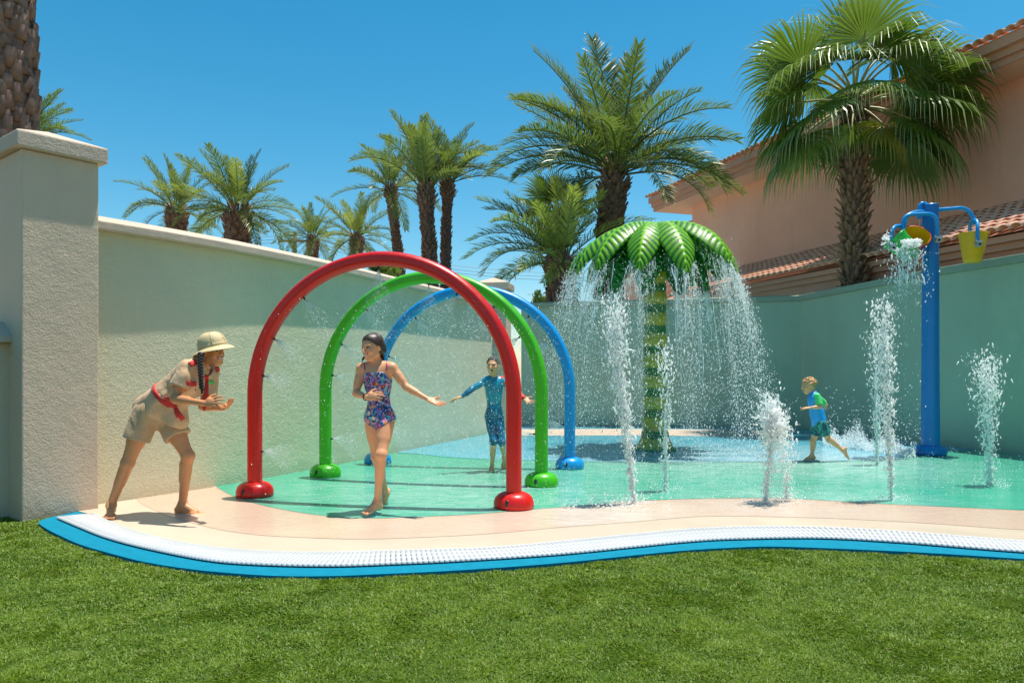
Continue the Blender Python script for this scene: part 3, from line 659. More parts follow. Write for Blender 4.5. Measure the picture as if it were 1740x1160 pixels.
# fan palms
def fan_leaf(mb_v, mb_f, tint, hub, d, up_, Rr, nseg=34, spread=2.0, r=None, droop=.5):
    """pleated fan of segments, free drooping tips"""
    d = nrm(d); s = nrm(np.cross(up_, d)); n = np.cross(d, s)
    for k in range(nseg):
        a = spread * (2 * (k + .5) / nseg - 1) * (1 + .01 * r.normal()); wa = spread * 2 / nseg * .62
        L = Rr * (.78 + .22 * math.cos(a * .75)) * (.9 + .15 * r.random()); cup = .22 * Rr * math.sin(abs(a)) ** 2
        def P(rr_, aa, lift): 
            q = hub + (d * math.cos(aa) + s * math.sin(aa)) * rr_; return q + n * lift
        radial = d * math.cos(a) + s * math.sin(a); fold = (.012 if k % 2 else -.012)
        o = len(mb_v)
        q0 = P(.03, a, 0); q1l = P(L * .34, a - wa, -cup * .3 + fold); q1r = P(L * .34, a + wa, -cup * .3 - fold)
        q2l = P(L * .62, a - wa * .72, -cup * .8 + fold); q2r = P(L * .62, a + wa * .72, -cup * .8 - fold)
        mid = (q2l + q2r) / 2; sd = nrm(q2r - q2l); dr = droop * (.7 + .7 * r.random())
        d3 = nrm(radial + V(0, 0, -dr * .8)); q3 = mid + d3 * L * .20; d4 = nrm(d3 + V(0, 0, -dr * 2.2)); q4 = q3 + d4 * L * .34
        ww = np.linalg.norm(q2r - q2l) * .33
        mb_v += [q0, q1l, q1r, q2l, q2r, q3 - sd * ww * .6, q3 + sd * ww * .6, q4]; tint += [.05, 0, 0, .02, .02, .25, .25, .9]
        mb_f[0] += [(o, o + 2, o + 1), (o + 5, o + 6, o + 7)]; mb_f[1] += [(o + 1, o + 2, o + 4, o + 3), (o + 3, o + 4, o + 6, o + 5)]
def fan_palm(label, crown, base, r_t, leaves, Rr, pet, seed, group=None, boots=True, zfrom=2.0):
    r = np.random.default_rng(seed); base = V(base[0], base[1], 0); root = thing('fan_palm', label, 'palm tree', tuple(base), group=group)
    c = crown - base
    trunk_mesh([V(0, 0, 0), c * V(1, 1, .35), c * V(1, 1, .7), c - V(0, 0, .1)], [r_t * .95, r_t * .9, r_t, r_t * 1.05, r_t * .75], 'trunk', M['bark'], root, seed=seed, ring=.085, nb=9, bl=.17, bw=.05, tilt=.75, zfrom=zfrom, boot_m=M['bark_l'])
    for (a, el, sc_, roll, dr) in leaves:
        a = R(a); el = R(el); d = V(math.cos(a) * math.cos(el), math.sin(a) * math.cos(el), math.sin(el)); L = pet * sc_
        sag = V(0, 0, -.18 * L * max(0, math.cos(el)))
        hub = c + d * L + sag; st = c + V(0, 0, -.15 + .25 * max(0, math.sin(el)))
        d2 = nrm(d + V(0, 0, -.45 * max(.15, math.cos(el)) - .2)) if el < 1.2 else d
        side = nrm(np.cross(d2, V(0, 0, 1)) + V(1e-4, 0, 0)); up_ = np.cross(side, d2); up_ = nrm(up_ * math.cos(roll) + side * math.sin(roll))
        v, f, t = [], [[], []], []; fan_leaf(v, f, t, V(0, 0, 0), d2, up_, Rr * sc_, 52, 1.85, r, dr)
        me = mesh_np('leaf', np.array(v), [np.array(f[1]), np.array(f[0])]); set_col(me, np.array(t)[:, None] * np.ones((1, 3)))
        o = obj('leaf', me, M['fan_y'] if dr > 1.3 else M['fan'], root); o.location = hub
        mid = (st + hub) / 2 + V(0, 0, .08 * L)
        s_ = MB().tube([p - hub for p in catmull([st, mid, hub, hub + d2 * .15], 4)], [.028] * 4 + [.022] * 4 + [.014] * 4 + [.006], 5).build('leaf_stalk', M['stalk'], o, True)
    return root
g = 2.39996; rj = np.random.default_rng(4)
# azimuth: 0 = right, 90 = away, 180 = left, 270 = towards the viewer
LJ = [(85, 84, 1.0, .2, .25), (265, 66, 1.0, 0, .45), (20, 58, 1.05, .3, .3), (150, 56, 1.1, -.3, .3), (335, 52, .95, 0, .4),
      (176, 40, 1.12, .9, .45), (6, 30, 1.15, -.8, .5), (225, 34, .95, .2, .6), (300, 34, .95, -.2, .6),
      (183, 4, 1.1, .4, .9), (212, -10, 1.1, .3, 1.0), (262, 10, .85, 0, 1.0), (318, 2, 1.12, 0, 1.0), (350, 6, 1.18, -.3, .9), (20, -6, 1.1, 0, .9),
      (192, -28, 1.12, 0, 1.2), (168, -12, 1.0, 0, 1.1), (325, -24, 1.1, 0, 1.2), (354, -20, 1.14, 0, 1.15), (60, -15, 1, 0, 1), (120, -15, 1, 0, 1),
      (302, -44, .72, 0, 1.4), (240, -50, .6, 0, 1.2), (200, 22, 1.1, .5, .7), (340, 24, 1.15, -.4, .7), (120, 40, 1.1, 0, .5), (60, 38, 1.1, 0, .5), (10, -32, 1.1, 0, 1.2), (285, 50, .9, .2, .5)]
fan_palm('big fan palm with drooping pleated leaves and shaggy trunk before the salmon building', at(1452, 168, 14.3), at(1448, 600, 14.3), .20, LJ, 1.27, 1.14, 41)
LK = [(90, 80, 1, 0, .3), (200, 66, 1, .2, .3), (340, 62, 1, 0, .3), (160, 50, .9, 0, .4), (20, 48, 1, 0, .4), (270, 55, .9, 0, .4), (240, 30, .9, 0, .5), (300, 30, .9, 0, .5)]
fan_palm('smaller fan palm peeking out behind the young bushy date palm', at(945, 372, 19.5), at(945, 600, 19.5), .2, LK, .95, .65, 43, zfrom=4)

# shrub tops over the walls
def shrub(label, px, py, Y, hh, wd_, seed, grp):
    r = np.random.default_rng(seed); p = at(px, py, Y); root = thing('garden_shrub', label, 'shrub', (p[0], p[1], 0), group=grp)
    MB().tube([(0, 0, 0), (0, 0, p[2] - .2)], .04, 6).build('stem', M['bark'], root)
    n = 500; P = r.normal(size=(n, 3)) * V(wd_, wd_, hh) * .4 + V(0, 0, p[2] - hh * .2); P[:, 2] = np.minimum(P[:, 2], p[2] + hh * .5)
    d = r.normal(size=(n, 3)) * .6 + V(0, 0, .8); d /= np.linalg.norm(d, axis=1)[:, None]; s = np.cross(d, r.normal(size=(n, 3))); s /= np.linalg.norm(s, axis=1)[:, None]
    L = .16; w_ = .025; vv_ = np.stack([P, P + d * L * .5 + s * w_, P + d * L, P + d * L * .5 - s * w_], 1).reshape(-1, 3); me = mesh_np('foliage', vv_, (np.arange(n) * 4)[:, None] + np.arange(4)); set_col(me, np.zeros((len(vv_), 3)))
    obj('foliage', me, M['frond_y'] if seed % 2 else M['frond'], root, 'stuff')
for i, (px, py, Y, hh, wd_, lb) in enumerate([(641, 455, 17, .35, .18, 'small yellow tipped shrub top just left of the green arch crown'), (661, 461, 17, .18, .22, 'low shrub top beside the green arch crown'), (916, 512, 24, .5, .25, 'pale green shrub top above the rear wall'), (938, 515, 24, .3, .45, 'flat shrub top at the foot of the young date palm'), (655, 455, 30, .3, .25, 'distant shrub top behind the green arch crown')]):
    shrub(lb, px, py, Y, hh, wd_, 60 + i, 'shrub tops over the walls')

# utility pole and wires
p_ = at(501, 399, 60); pole = thing('utility_pole', 'thin distant utility pole above the long wall', 'utility pole', (p_[0], p_[1], 0))
MB().tube([(0, 0, 0), (0, 0, p_[2] + .2)], .16, 8).build('pole', M['bark'], pole); MB().box((0, 0, p_[2] - .5), (2.6, .14, .16)).build('crossarm', M['bark'], pole)
for dx in (-1.1, 1.1): MB().tube([(dx, 0, p_[2] - .42), (dx, 0, p_[2] - .15)], .07, 6).build('insulator', M['cap_grey'], pole)
M['wire'] = varied('wire_grey', (.16, .17, .18), .6, .05)
for i, (y0, y1, y2) in enumerate([(372, 398, 461), (379, 404, 468), (386, 409, 474)]):
    a, b, c__ = at(60, y0 - 25, 60), at(501, y1, 60), at(1100, y2, 60)
    def sagl(p, q): return [p * (1 - t) + q * t - V(0, 0, 1.2 * 4 * t * (1 - t)) for t in np.linspace(0, 1, 14)]
    o = MB().tube(sagl(a, b) + sagl(b, c__)[1:], .016, 4).build('power_line', M['wire']); tag(o, ['top', 'middle', 'lowest'][i] + ' of the three thin power lines crossing the sky behind the palms', 'power line', 'power lines')
# ------------------------------------------------------------------ arches
ARC_R, ARC_LEG, ARC_T = 1.21, .925, .066
def foot_dome(m, parent, x, ang):
    prof = [(.168, 0), (.172, .02), (.170, .05), (.158, .085), (.132, .112), (.098, .128), (.05, .134), (.01, .135)]
    b = MB().lathe(prof, 32, (x, 0, 0), sx=1.0, sy=.92)
    o = b.build('foot_dome', m, parent, True)
    # bolt recess: an arched pocket, cut by a dark rounded inset with a raised lip
    for sgn in (-1,):
        c = V(x - .02, sgn * .150, .042); lip = [c + V(math.cos(a) * .024, -.004 - .012 * (1 - abs(math.cos(a))) * 0, math.sin(a) * .034 + .012) + V(0, .022 * max(0, math.sin(a)), 0) for a in np.linspace(0, math.pi, 9)]
        lip = [c + V(.024, -.002, -.03)] + lip + [c + V(-.024, -.002, -.03)]
        MB().tube(lip, .006, 6).build('recess_lip', m, o, True)
        MB().ell(c + V(0, .004, .004), (.021, .012, .040), 8).build('bolt_recess', M['black'], o, True)
def arch(label, pl, pr_, m, nozzles, seed):
    pl = V(*pl[:2]); pr_ = V(*pr_[:2]); c = (pl + pr_) / 2; d = pr_ - pl; half = np.linalg.norm(d) / 2; ang = math.atan2(d[1], d[0])
    root = thing('spray_arch', label, 'arch', (c[0], c[1], .012), ang, 'coloured spray arches')
    pts = []; 
    for t in np.linspace(0, 1, 9): pts.append((-half + .0 * t, 0, .10 + (ARC_LEG - .10) * t))
    nA = 60
    for k in range(1, nA): a = math.pi * (1 - k / nA); pts.append((half * math.cos(a), 0, ARC_LEG + ARC_R * math.sin(a)))
    for t in np.linspace(1, 0, 9): pts.append((half, 0, .10 + (ARC_LEG - .10) * t))
    # oval tube with a shallow flute on each face
    n = 28; vs = []; fs = []; P = [np.array(p) for p in pts]
    for i, p in enumerate(P):
        T = nrm(P[min(i + 1, len(P) - 1)] - P[max(i - 1, 0)]); N_ = V(-T[2], 0, T[0]); Bn = V(0, 1, 0)
        for k in range(n):
            a = 2 * math.pi * k / n; rr = ARC_T * (1 - .10 * math.exp(-((abs(math.sin(a)) - 1) / .035) ** 2))
            off = .18 * ARC_T
            vs.append(p + N_ * (rr * math.cos(a)) + Bn * (rr * 1.05 * math.sin(a)))
    for i in range(len(P) - 1):
        for k in range(n): fs.append((i * n + k, i * n + (k + 1) % n, (i + 1) * n + (k + 1) % n, (i + 1) * n + k))
    MB().add(vs, fs).build('tube', m, root, True)
    foot_dome(m, root, -half, 0); foot_dome(m, root, half, 0)
    mw = ang
    out = []
    for q in nozzles:
        i = int(q * (len(P) - 1)); T = nrm(P[i + 1] - P[i - 1]); inn = V(T[2], 0, -T[0]); p = P[i] + inn * (ARC_T - .004)
        MB().tube([p, p + inn * .018, p + inn * .03], [.010, .010, .006], 8).build('nozzle', M['black'], root)
        Rz = np.array([[math.cos(ang), -math.sin(ang), 0], [math.sin(ang), math.cos(ang), 0], [0, 0, 1]])
        out.append((Rz @ (p + inn * .03) + V(c[0], c[1], .012), Rz @ inn))
    return out
NZ = [.035, .13, .235, .33, .42, .52, .63, .74, .85, .95]
redL, redR = gp(433, 844), gp(873, 864)
noz_r = arch('red spray arch, the nearest of the three', redL, redR, M['red'], [.04, .145, .235, .335, .505, .68], 1)
noz_g = arch('green spray arch standing between the red and the blue', gp(553, 810), gp(920, 826), M['green'], [.05, .145, .235, .335, .505, .68, .77, .955], 2)
noz_b = arch('blue spray arch, farthest of the three', gp(642, 788), gp(968, 796.5), M['blue'], [.05, .2, .33, .505, .68, .77, .955], 3)

# ------------------------------------------------------------------ SDF modelling (bodies, clothes, water)
class SDF:
    def __init__(s, lo, hi, h):
        s.lo = np.asarray(lo, float); s.h = h; s.n = np.maximum(4, np.ceil((np.asarray(hi, float) - s.lo) / h).astype(int) + 1)
        s.g = np.full(s.n, .08, np.float32)
    def win(s, lo, hi, pad):
        a = np.clip(np.floor((np.asarray(lo) - pad - s.lo) / s.h).astype(int), 0, s.n - 1); b = np.clip(np.ceil((np.asarray(hi) + pad - s.lo) / s.h).astype(int) + 1, 1, s.n)
        if (b <= a).any(): return None, None
        ax = [(s.lo[k] + np.arange(a[k], b[k]) * s.h).astype(np.float32) for k in range(3)]
        return (slice(a[0], b[0]), slice(a[1], b[1]), slice(a[2], b[2])), np.meshgrid(*ax, indexing='ij', sparse=True)
    def blend(s, sl_, d, k, sub=False):
        g = s.g[sl_]
        if sub:
            hh = np.maximum(k - np.abs(g + d), 0) / max(k, 1e-6); s.g[sl_] = np.maximum(g, -d) + hh * hh * k * .25
        else:
            hh = np.maximum(k - np.abs(g - d), 0) / max(k, 1e-6); s.g[sl_] = np.minimum(g, d) - hh * hh * k * .25
    def cap(s, a, b, ra, rb, k=.02, sub=False, inf=0, flat=None, cut=None):
        a = np.asarray(a, float); b = np.asarray(b, float); ra += inf; rb += inf; r = max(ra, rb)
        sl_, G = s.win(np.minimum(a, b) - r, np.maximum(a, b) + r, k + 2 * s.h + .01)
        if sl_ is None: return
        ba = b - a; L2 = max(float(ba @ ba), 1e-9); P = [G[i] - a[i] for i in range(3)]
        t = np.clip((P[0] * ba[0] + P[1] * ba[1] + P[2] * ba[2]) / L2, 0, 1)
        q = [P[i] - t * ba[i] for i in range(3)]
        if flat is not None:
            n_, f_ = nrm(flat[0]), flat[1]; dn = q[0] * n_[0] + q[1] * n_[1] + q[2] * n_[2]
            q = [q[i] + n_[i] * dn * (1 / f_ - 1) for i in range(3)]
            L = np.sqrt(q[0] ** 2 + q[1] ** 2 + q[2] ** 2); rr = ra + (rb - ra) * t; d = (L - rr) * np.where(L > 1e-6, (f_ + (1 - f_) * (1 - np.abs(dn / f_) / np.maximum(L, 1e-6))), f_)
        else: d = np.sqrt(q[0] ** 2 + q[1] ** 2 + q[2] ** 2) - (ra + (rb - ra) * t)
        if cut is not None: cn = nrm(cut[1]); d = np.maximum(d, G[0] * cn[0] + G[1] * cn[1] + G[2] * cn[2] - float(np.dot(cut[0], cn)))
        s.blend(sl_, d.astype(np.float32), k, sub)
    def ell(s, c, F, r, k=.02, sub=False, inf=0):
        """F rows: local axes"""
        c = np.asarray(c, float); r = np.asarray(r, float) + inf; F = np.asarray(F, float); ext = np.sqrt(((F * r[:, None]) ** 2).sum(0))
        sl_, G = s.win(c - ext, c + ext, k + 2 * s.h + .01)
        if sl_ is None: return
        P = [G[i] - c[i] for i in range(3)]; q = [(P[0] * F[j, 0] + P[1] * F[j, 1] + P[2] * F[j, 2]) for j in range(3)]
        k0 = np.sqrt(sum((q[j] / r[j]) ** 2 for j in range(3))); k1 = np.sqrt(sum((q[j] / r[j] ** 2) ** 2 for j in range(3)))
        d = np.where(k1 > 1e-6, k0 * (k0 - 1) / np.maximum(k1, 1e-6), -r.min()); s.blend(sl_, d.astype(np.float32), k, sub)
    def clip(s, p, n, k=.0):
        """keep the side the normal points away from"""
        n = nrm(n); G = [(s.lo[i] + np.arange(s.n[i]) * s.h).astype(np.float32).reshape([-1 if j == i else 1 for j in range(3)]) for i in range(3)]
        d = G[0] * n[0] + G[1] * n[1] + G[2] * n[2] - float(np.dot(p, n)); s.g = np.maximum(s.g, d.astype(np.float32))
    def mesh(s):
        g = s.g; g[0] = g[-1] = .1; g[:, 0] = g[:, -1] = .1; g[:, :, 0] = g[:, :, -1] = .1
        ins = g < 0; X, Y, Z = s.n - 1
        cnt = np.zeros((X, Y, Z), np.uint8)
        for a in (0, 1):
            for b in (0, 1):
                for c in (0, 1): cnt += ins[a:a + X, b:b + Y, c:c + Z]
        act = (cnt > 0) & (cnt < 8); idx = np.argwhere(act); vid = np.full((X, Y, Z), -1, np.int32); vid[tuple(idx.T)] = np.arange(len(idx))
        acc = np.zeros((len(idx), 3)); num = np.zeros(len(idx))
        for ax in range(3):
            o1, o2 = [k for k in range(3) if k != ax]
            for a in (0, 1):
                for b in (0, 1):
                    i0 = idx.copy(); i0[:, o1] += a; i0[:, o2] += b; i1 = i0.copy(); i1[:, ax] += 1
                    v0 = g[tuple(i0.T)]; v1 = g[tuple(i1.T)]; m = (v0 < 0) != (v1 < 0); t = np.where(m, v0 / np.where(m, v0 - v1, 1), 0)
                    p = (i0 - idx).astype(float); p[:, ax] += t; acc[m] += p[m]; num[m] += 1
        vs = (idx + acc / np.maximum(num, 1)[:, None]) * s.h + s.lo; quads = []
        for ax in range(3):
            o1, o2 = (ax + 1) % 3, (ax + 2) % 3; sA = [slice(None)] * 3; sB = [slice(None)] * 3; sA[ax] = slice(0, -1); sB[ax] = slice(1, None)
            ch = ins[tuple(sA)] != ins[tuple(sB)]; e = np.argwhere(ch); e = e[(e[:, o1] > 0) & (e[:, o2] > 0) & (e[:, o1] < s.n[o1] - 1) & (e[:, o2] < s.n[o2] - 1)]
            if not len(e): continue
            q = []
            for a, b in ((1, 1), (0, 1), (0, 0), (1, 0)):
                c = e.copy(); c[:, o1] -= a; c[:, o2] -= b; q.append(vid[tuple(c.T)])
            q = np.stack(q, 1); fl = ins[tuple(e.T)]; q[~fl] = q[~fl][:, ::-1]; quads.append(q)
        q = np.concatenate(quads); return vs, q[(q >= 0).all(1)]
def sdf_obj(S, name, m, parent, loc=None, kind=None, colfn=None, relax=1):
    v, q = S.mesh()
    if relax:
        for _ in range(relax):
            acc = np.zeros_like(v); c = np.zeros(len(v))
            for i in range(4):
                np.add.at(acc, q[:, i], v[q[:, (i + 1) % 4]] + v[q[:, i - 1]]); np.add.at(c, q[:, i], 2)
            v = v * .5 + acc / np.maximum(c, 1)[:, None] * .5
    cols = colfn(v) if colfn else None
    if loc is not None: v = v - np.asarray(loc)
    me = mesh_np(name, v, q, True)
    if cols is not None: set_col(me, cols)
    return obj(name, me, m, parent, kind)

# ------------------------------------------------------------------ water pieces
OCT = np.array([(1, 0, 0), (-1, 0, 0), (0, 1, 0), (0, -1, 0), (0, 0, 1), (0, 0, -1)], float); OF = np.array([(0, 2, 4), (2, 1, 4), (1, 3, 4), (3, 0, 4), (2, 0, 5), (1, 2, 5), (3, 1, 5), (0, 3, 5)])
def drops_mesh(P, r, vel=None, st=0.0, seed=0):
    """small drops; vel directions stretch them"""
    P = np.asarray(P, float); n = len(P); rg = np.random.default_rng(seed)
    if vel is None: vel = rg.normal(size=(n, 3))
    d = vel / np.maximum(np.linalg.norm(vel, axis=1), 1e-9)[:, None]; a = np.cross(d, rg.normal(size=(n, 3))); a /= np.linalg.norm(a, axis=1)[:, None]; b = np.cross(d, a)
    st = np.broadcast_to(st, n) ; L = 1 + st * rg.random(n) ** 1.5
    v = P[:, None, :] + r[:, None, None] * (OCT[None, :, 0:1] * a[:, None] + OCT[None, :, 1:2] * b[:, None] + OCT[None, :, 2:3] * d[:, None] * L[:, None, None])
    f = (np.arange(n) * 6)[:, None, None] + OF[None]
    return mesh_np('drops', v.reshape(-1, 3), f.reshape(-1, 3), True)
def strands_mesh(Pt, Rt):
    """Pt (S,N,3), Rt (S,N) four-sided tubes"""
    S_, N_, _ = Pt.shape; T = np.gradient(Pt, axis=1); T /= np.maximum(np.linalg.norm(T, axis=2), 1e-9)[..., None]
    A = np.cross(T, np.array([.3, 1, .2])); A /= np.linalg.norm(A, axis=2)[..., None]; B = np.cross(T, A); v = []
    for k in range(4):
        a = math.pi / 2 * k + .5; v.append(Pt + Rt[..., None] * (A * math.cos(a) + B * math.sin(a)))
    v = np.stack(v, 2).reshape(-1, 3); i = (np.arange(S_)[:, None] * N_ + np.arange(N_ - 1)[None]).ravel() * 4; f = [np.stack([i + k, i + (k + 1) % 4, i + 4 + (k + 1) % 4, i + 4 + k], 1) for k in range(4)]
    return mesh_np('strands', v, np.concatenate(f), True)
def smooth_noise(n, N_, amp, rg, w_=3):
    x = rg.normal(size=(n, N_ + 2 * w_)); k = np.hanning(2 * w_ + 3)[1:-1]; k /= k.sum(); return np.stack([np.convolve(r_, k, 'valid')[:N_] for r_ in x]) * amp
def stuffobj(name, me, m, parent, loc):
    me.name = name; me.transform(Matrix.Translation(-Vector(loc))); return obj(name, me, m, parent, 'stuff')

def ground_jet(label, base, top, wob=.03, core=.022, width=.10, nd=1400, seed=0, blobs=(), column=.5, sway=0, clump_m='foam'):
    """base, top: world points; blobs: (height fraction, radius, count) clumps of white water"""
    r = np.random.default_rng(seed); base = np.asarray(base, float); top = np.asarray(top, float)
    root = thing('water_jet', label, 'water jet', tuple(base), group='ground water jets')
    def axis(t): t = np.asarray(t); return base + (top - base) * t[..., None] + np.stack([sway * np.sin(t * 5 + seed), .0 * t, 0 * t], -1) * (t[..., None] > 0)
    # clear column at the bottom
    S_ = 7; N_ = 34; t = np.linspace(0, column, N_)[None].repeat(S_, 0); P = axis(t) + np.stack([smooth_noise(S_, N_, core * .7, r), smooth_noise(S_, N_, core * .7, r), np.zeros((S_, N_))], -1) * (.4 + t[..., None])
    Rr = core * (.5 + .5 * r.random((S_, 1))) * (1 + smooth_noise(S_, N_, .9, r, 2).clip(-.6, .9)); st = strands_mesh(P, Rr); stuffobj('clear_column', st, M['stream'], root, base)
    # ragged aerated water above
    H = np.linalg.norm(top - base); S = SDF(np.minimum(base, top) - V(.35, .35, .05), np.maximum(base, top) + V(.35, .35, .25), .0085)
    any_ = False
    nst = 6
    for k in range(nst):
        t0 = column * (.5 + .5 * r.random()); t1 = min(1.0, t0 + .25 + .6 * r.random()); NN = int(10 + 26 * (t1 - t0)); t = np.linspace(t0, t1, NN); wv = np.cumsum(r.normal(size=(NN, 3)) * V(wob, wob, 0) * .33, 0); P = axis(t) + wv * (1 - .3 * t[:, None])
        for i in range(NN - 1):
            if r.random() < .38 + .35 * t[i]: continue
            ra = (.004 + .008 * r.random()) * core / .022; S.cap(P[i], P[i + 1], ra, ra * (.6 + .6 * r.random()), .015); any_ = True
    for (f_, rad, cnt) in blobs:
        cc_ = axis(np.array(f_))
        for k in range(int(cnt * 1.5)):
            p = cc_ + r.normal(size=3) * V(rad, rad, rad * 1.5) * .50; q = p + r.normal(size=3) * rad * .22 + V(0, 0, r.normal() * rad * .25); ra = rad * (.03 + .065 * r.random() ** 2); S.cap(p, q, ra, ra * .5, .009); any_ = True
    if any_: sdf_obj(S, 'ragged_water', M[clump_m], root, base, 'stuff', relax=0)
    nd = int(nd * 1.5); t = r.random(nd) ** .8; sp_ = width * (.25 + 1.0 * t); P = axis(t) + np.stack([r.normal(size=nd) * sp_, r.normal(size=nd) * sp_ * .8, r.normal(size=nd) * .05], -1); P[:, 2] = np.maximum(P[:, 2], .03)
    me = drops_mesh(P, (.0020 + .0068 * r.random(nd) ** 3.4) * (1 + .2 * H), np.stack([r.normal(size=nd) * .4, r.normal(size=nd) * .4, np.ones(nd)], 1), 2.5, seed); stuffobj('droplets', me, M['drop'], root, base)
    # splash ring at the foot
    n = 260; a = r.random(n) * 6.28; rr_ = .02 + .16 * r.random(n) ** .7; P = base + np.stack([np.cos(a) * rr_, np.sin(a) * rr_, .012 + .07 * r.random(n) ** 2], 1); stuffobj('foot_splash', drops_mesh(P, .002 + .005 * r.random(n) ** 2, None, .5, seed + 1), M['drop'], root, base)
    return root
b_ = gp(1073, 857); ground_jet('tall ragged water jet on the peach band, leftmost of the front row', b_, at(1046, 512, b_[1]), .045, .015, .050, 1700, 1, [(.40, .06, 26), (.58, .09, 60), (.72, .10, 70), (.84, .06, 26), (.95, .05, 12)], .32, .02)
b_ = gp(1131, 835); ground_jet('thin clear water jet in front of the palm fountain trunk', b_, at(1131, 585, b_[1]), .02, .012, .05, 700, 2, [(.7, .05, 14)], .55)
b_ = gp(1300, 855); ground_jet('low water jet bursting into a round white head', b_, at(1316, 690, b_[1]), .03, .014, .06, 700, 3, [(.76, .11, 170), (.86, .13, 210), (.98, .10, 80)], .72)
b_ = gp(1515, 851); ground_jet('tall spreading water jet between the toddler and the blue post', b_, at(1500, 512, b_[1]), .04, .014, .046, 1300, 4, [(.50, .05, 14), (.74, .07, 34), (.9, .04, 12)], .40)
b_ = gp(1683, 826); ground_jet('water jet right of the blue post with a broken white top', b_, at(1676, 605, b_[1]), .03, .015, .07, 1300, 5, [(.72, .11, 90), (.85, .09, 60), (.96, .05, 20)], .5)
b_ = gp(1490, 790); ground_jet('thin pale jet farther back beside the foaming splash', b_, at(1488, 560, b_[1]), .03, .013, .06, 900, 6, [], .6)
b_ = gp(1337, 852); ground_jet('scattered falling jet just right of the round white head', b_, at(1334, 735, b_[1]), .04, .006, .05, 500, 7, [(.9, .07, 40)], .25)

# nozzle mist cones and the fine rain under the arches
def nozzle_spray(nz, label, seed):
    r = np.random.default_rng(seed); P = []; Vv = []; loc = nz[0][0]
    for (p, d) in nz:
        n = 1500; u = r.random(n) ** 1.3; a = nrm(np.cross(d, V(0, 1, .1))); b = np.cross(d, a); th = r.random(n) * 6.28; rad = u * .30 * .75 * np.sqrt(r.random(n))
        q = p + d * (u * .30)[:, None] + (a * np.cos(th)[:, None] + b * np.sin(th)[:, None]) * (rad * .8)[:, None] - np.stack([0 * u, 0 * u, .10 * u * u], 1); P.append(q); Vv.append(q - p + d * .05)
    P = np.concatenate(P); Vv = np.concatenate(Vv); me = drops_mesh(P, .0010 + .0024 * r.random(len(P)) ** 2, Vv, 2.0, seed)
    o = obj('nozzle_spray', me, M['mist']); me.transform(Matrix.Translation(-Vector(loc))); o.location = loc; tag(o, label, 'water spray', 'nozzle sprays of the arches', 'stuff')
nozzle_spray(noz_r, 'fine white cones of spray from the nozzles of the red arch', 1)
nozzle_spray(noz_g, 'fine white cones of spray from the nozzles of the green arch', 2)
nozzle_spray(noz_b, 'fine white cones of spray from the nozzles of the blue arch', 3)
n = 13000; r = np.random.default_rng(5); Yp = 5.9 + 3.6 * r.random(n); Xc = -.9 + (Yp - 6.2) * .27; P = np.stack([Xc + r.normal(size=n) * .65, Yp, .02 + 1.75 * r.random(n) ** 1.15], 1); P = P[(P[:, 0] > Xc - 1.35) & (P[:, 0] < Xc + 1.35)]
me = drops_mesh(P, .0011 + .0034 * r.random(len(P)) ** 4, np.tile(V(.1, 0, -1), (len(P), 1)), 1.6, 5); tag(obj('water_drops', me, M['drop']), 'fine falling drops in the tunnel under the three arches', 'water drops', kind='stuff')
n = 2600; P = np.stack([-.3 + 3.4 * r.random(n) , 6.2 + 4.0 * r.random(n), .015 + .05 * r.random(n) ** 2], 1); P2 = np.stack([2.0 + 5.0 * r.random(n), 6.6 + 4.5 * r.random(n), .015 + .07 * r.random(n) ** 2], 1); P = np.concatenate([P, P2])
me = drops_mesh(P, .002 + .005 * r.random(len(P)) ** 3, None, .5, 6); tag(obj('surface_splash', me, M['drop']), 'small splashes dancing on the green wet floor', 'water splash', kind='stuff')
# splash by the beige band, left of the tall jet
c_ = gp(1035, 862); n = 450; P = c_ + np.stack([r.normal(size=n) * .22, r.normal(size=n) * .10, np.abs(r.normal(size=n)) * .05 + .01], 1)
me = drops_mesh(P - c_, .002 + .006 * r.random(n) ** 2, None, .6, 7); o = obj('low_splash', me, M['drop']); o.location = c_; tag(o, 'low white splash on the peach band left of the tall front jet', 'water splash', kind='stuff')

# ------------------------------------------------------------------ palm fountain
PX, PY = palm_p[0], palm_p[1]
pf = thing('palm_fountain', 'giant green toy palm tree fountain pouring water from its glossy leaves', 'fountain', (PX, PY, .012))
tt = NT('trunk_paint'); gx = tt.n('ShaderNodeSeparateXYZ'); tt.l(tt.co(), gx.inputs[0])
zz = tt.math('ADD', gx.outputs['Z'], tt.math('MULTIPLY', tt.math('SUBTRACT', tt.noise(14, 4), .5), .10)); fr_ = tt.math('FRACT', tt.math('DIVIDE', zz, .305))
mott = tt.noise(38, 4, .7)
c_y = tt.ramp(mott, [(.3, (.26, .25, .015)), (.7, (.50, .42, .04))]); c_g = tt.ramp(mott, [(.3, (.004, .05, .012)), (.62, (.02, .19, .025)), (.8, (.01, .06, .09))])
c = tt.mix(tt.ramp(fr_, [(.50, 0), (.60, 1)]), c_y, c_g); c = tt.mix(tt.ramp(fr_, [(.90, 0), (.985, .85)]), c, (.30, .28, .03)); tt.fin(c, .22, tt.bump(tt.noise(30, 4), .5, .02), Coat_Weight=.4); M['ptrunk'] = tt.m
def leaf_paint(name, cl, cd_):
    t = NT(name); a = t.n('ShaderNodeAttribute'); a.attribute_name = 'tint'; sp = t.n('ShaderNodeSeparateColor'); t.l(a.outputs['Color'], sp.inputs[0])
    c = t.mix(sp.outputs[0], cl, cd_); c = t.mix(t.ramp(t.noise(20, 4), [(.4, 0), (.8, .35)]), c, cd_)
    return t.fin(c, t.ramp(t.noise(8, 4), [(.3, .28), (.7, .5)]), t.bump(t.noise(25, 4), .3, .01), Specular_IOR_Level=.35)
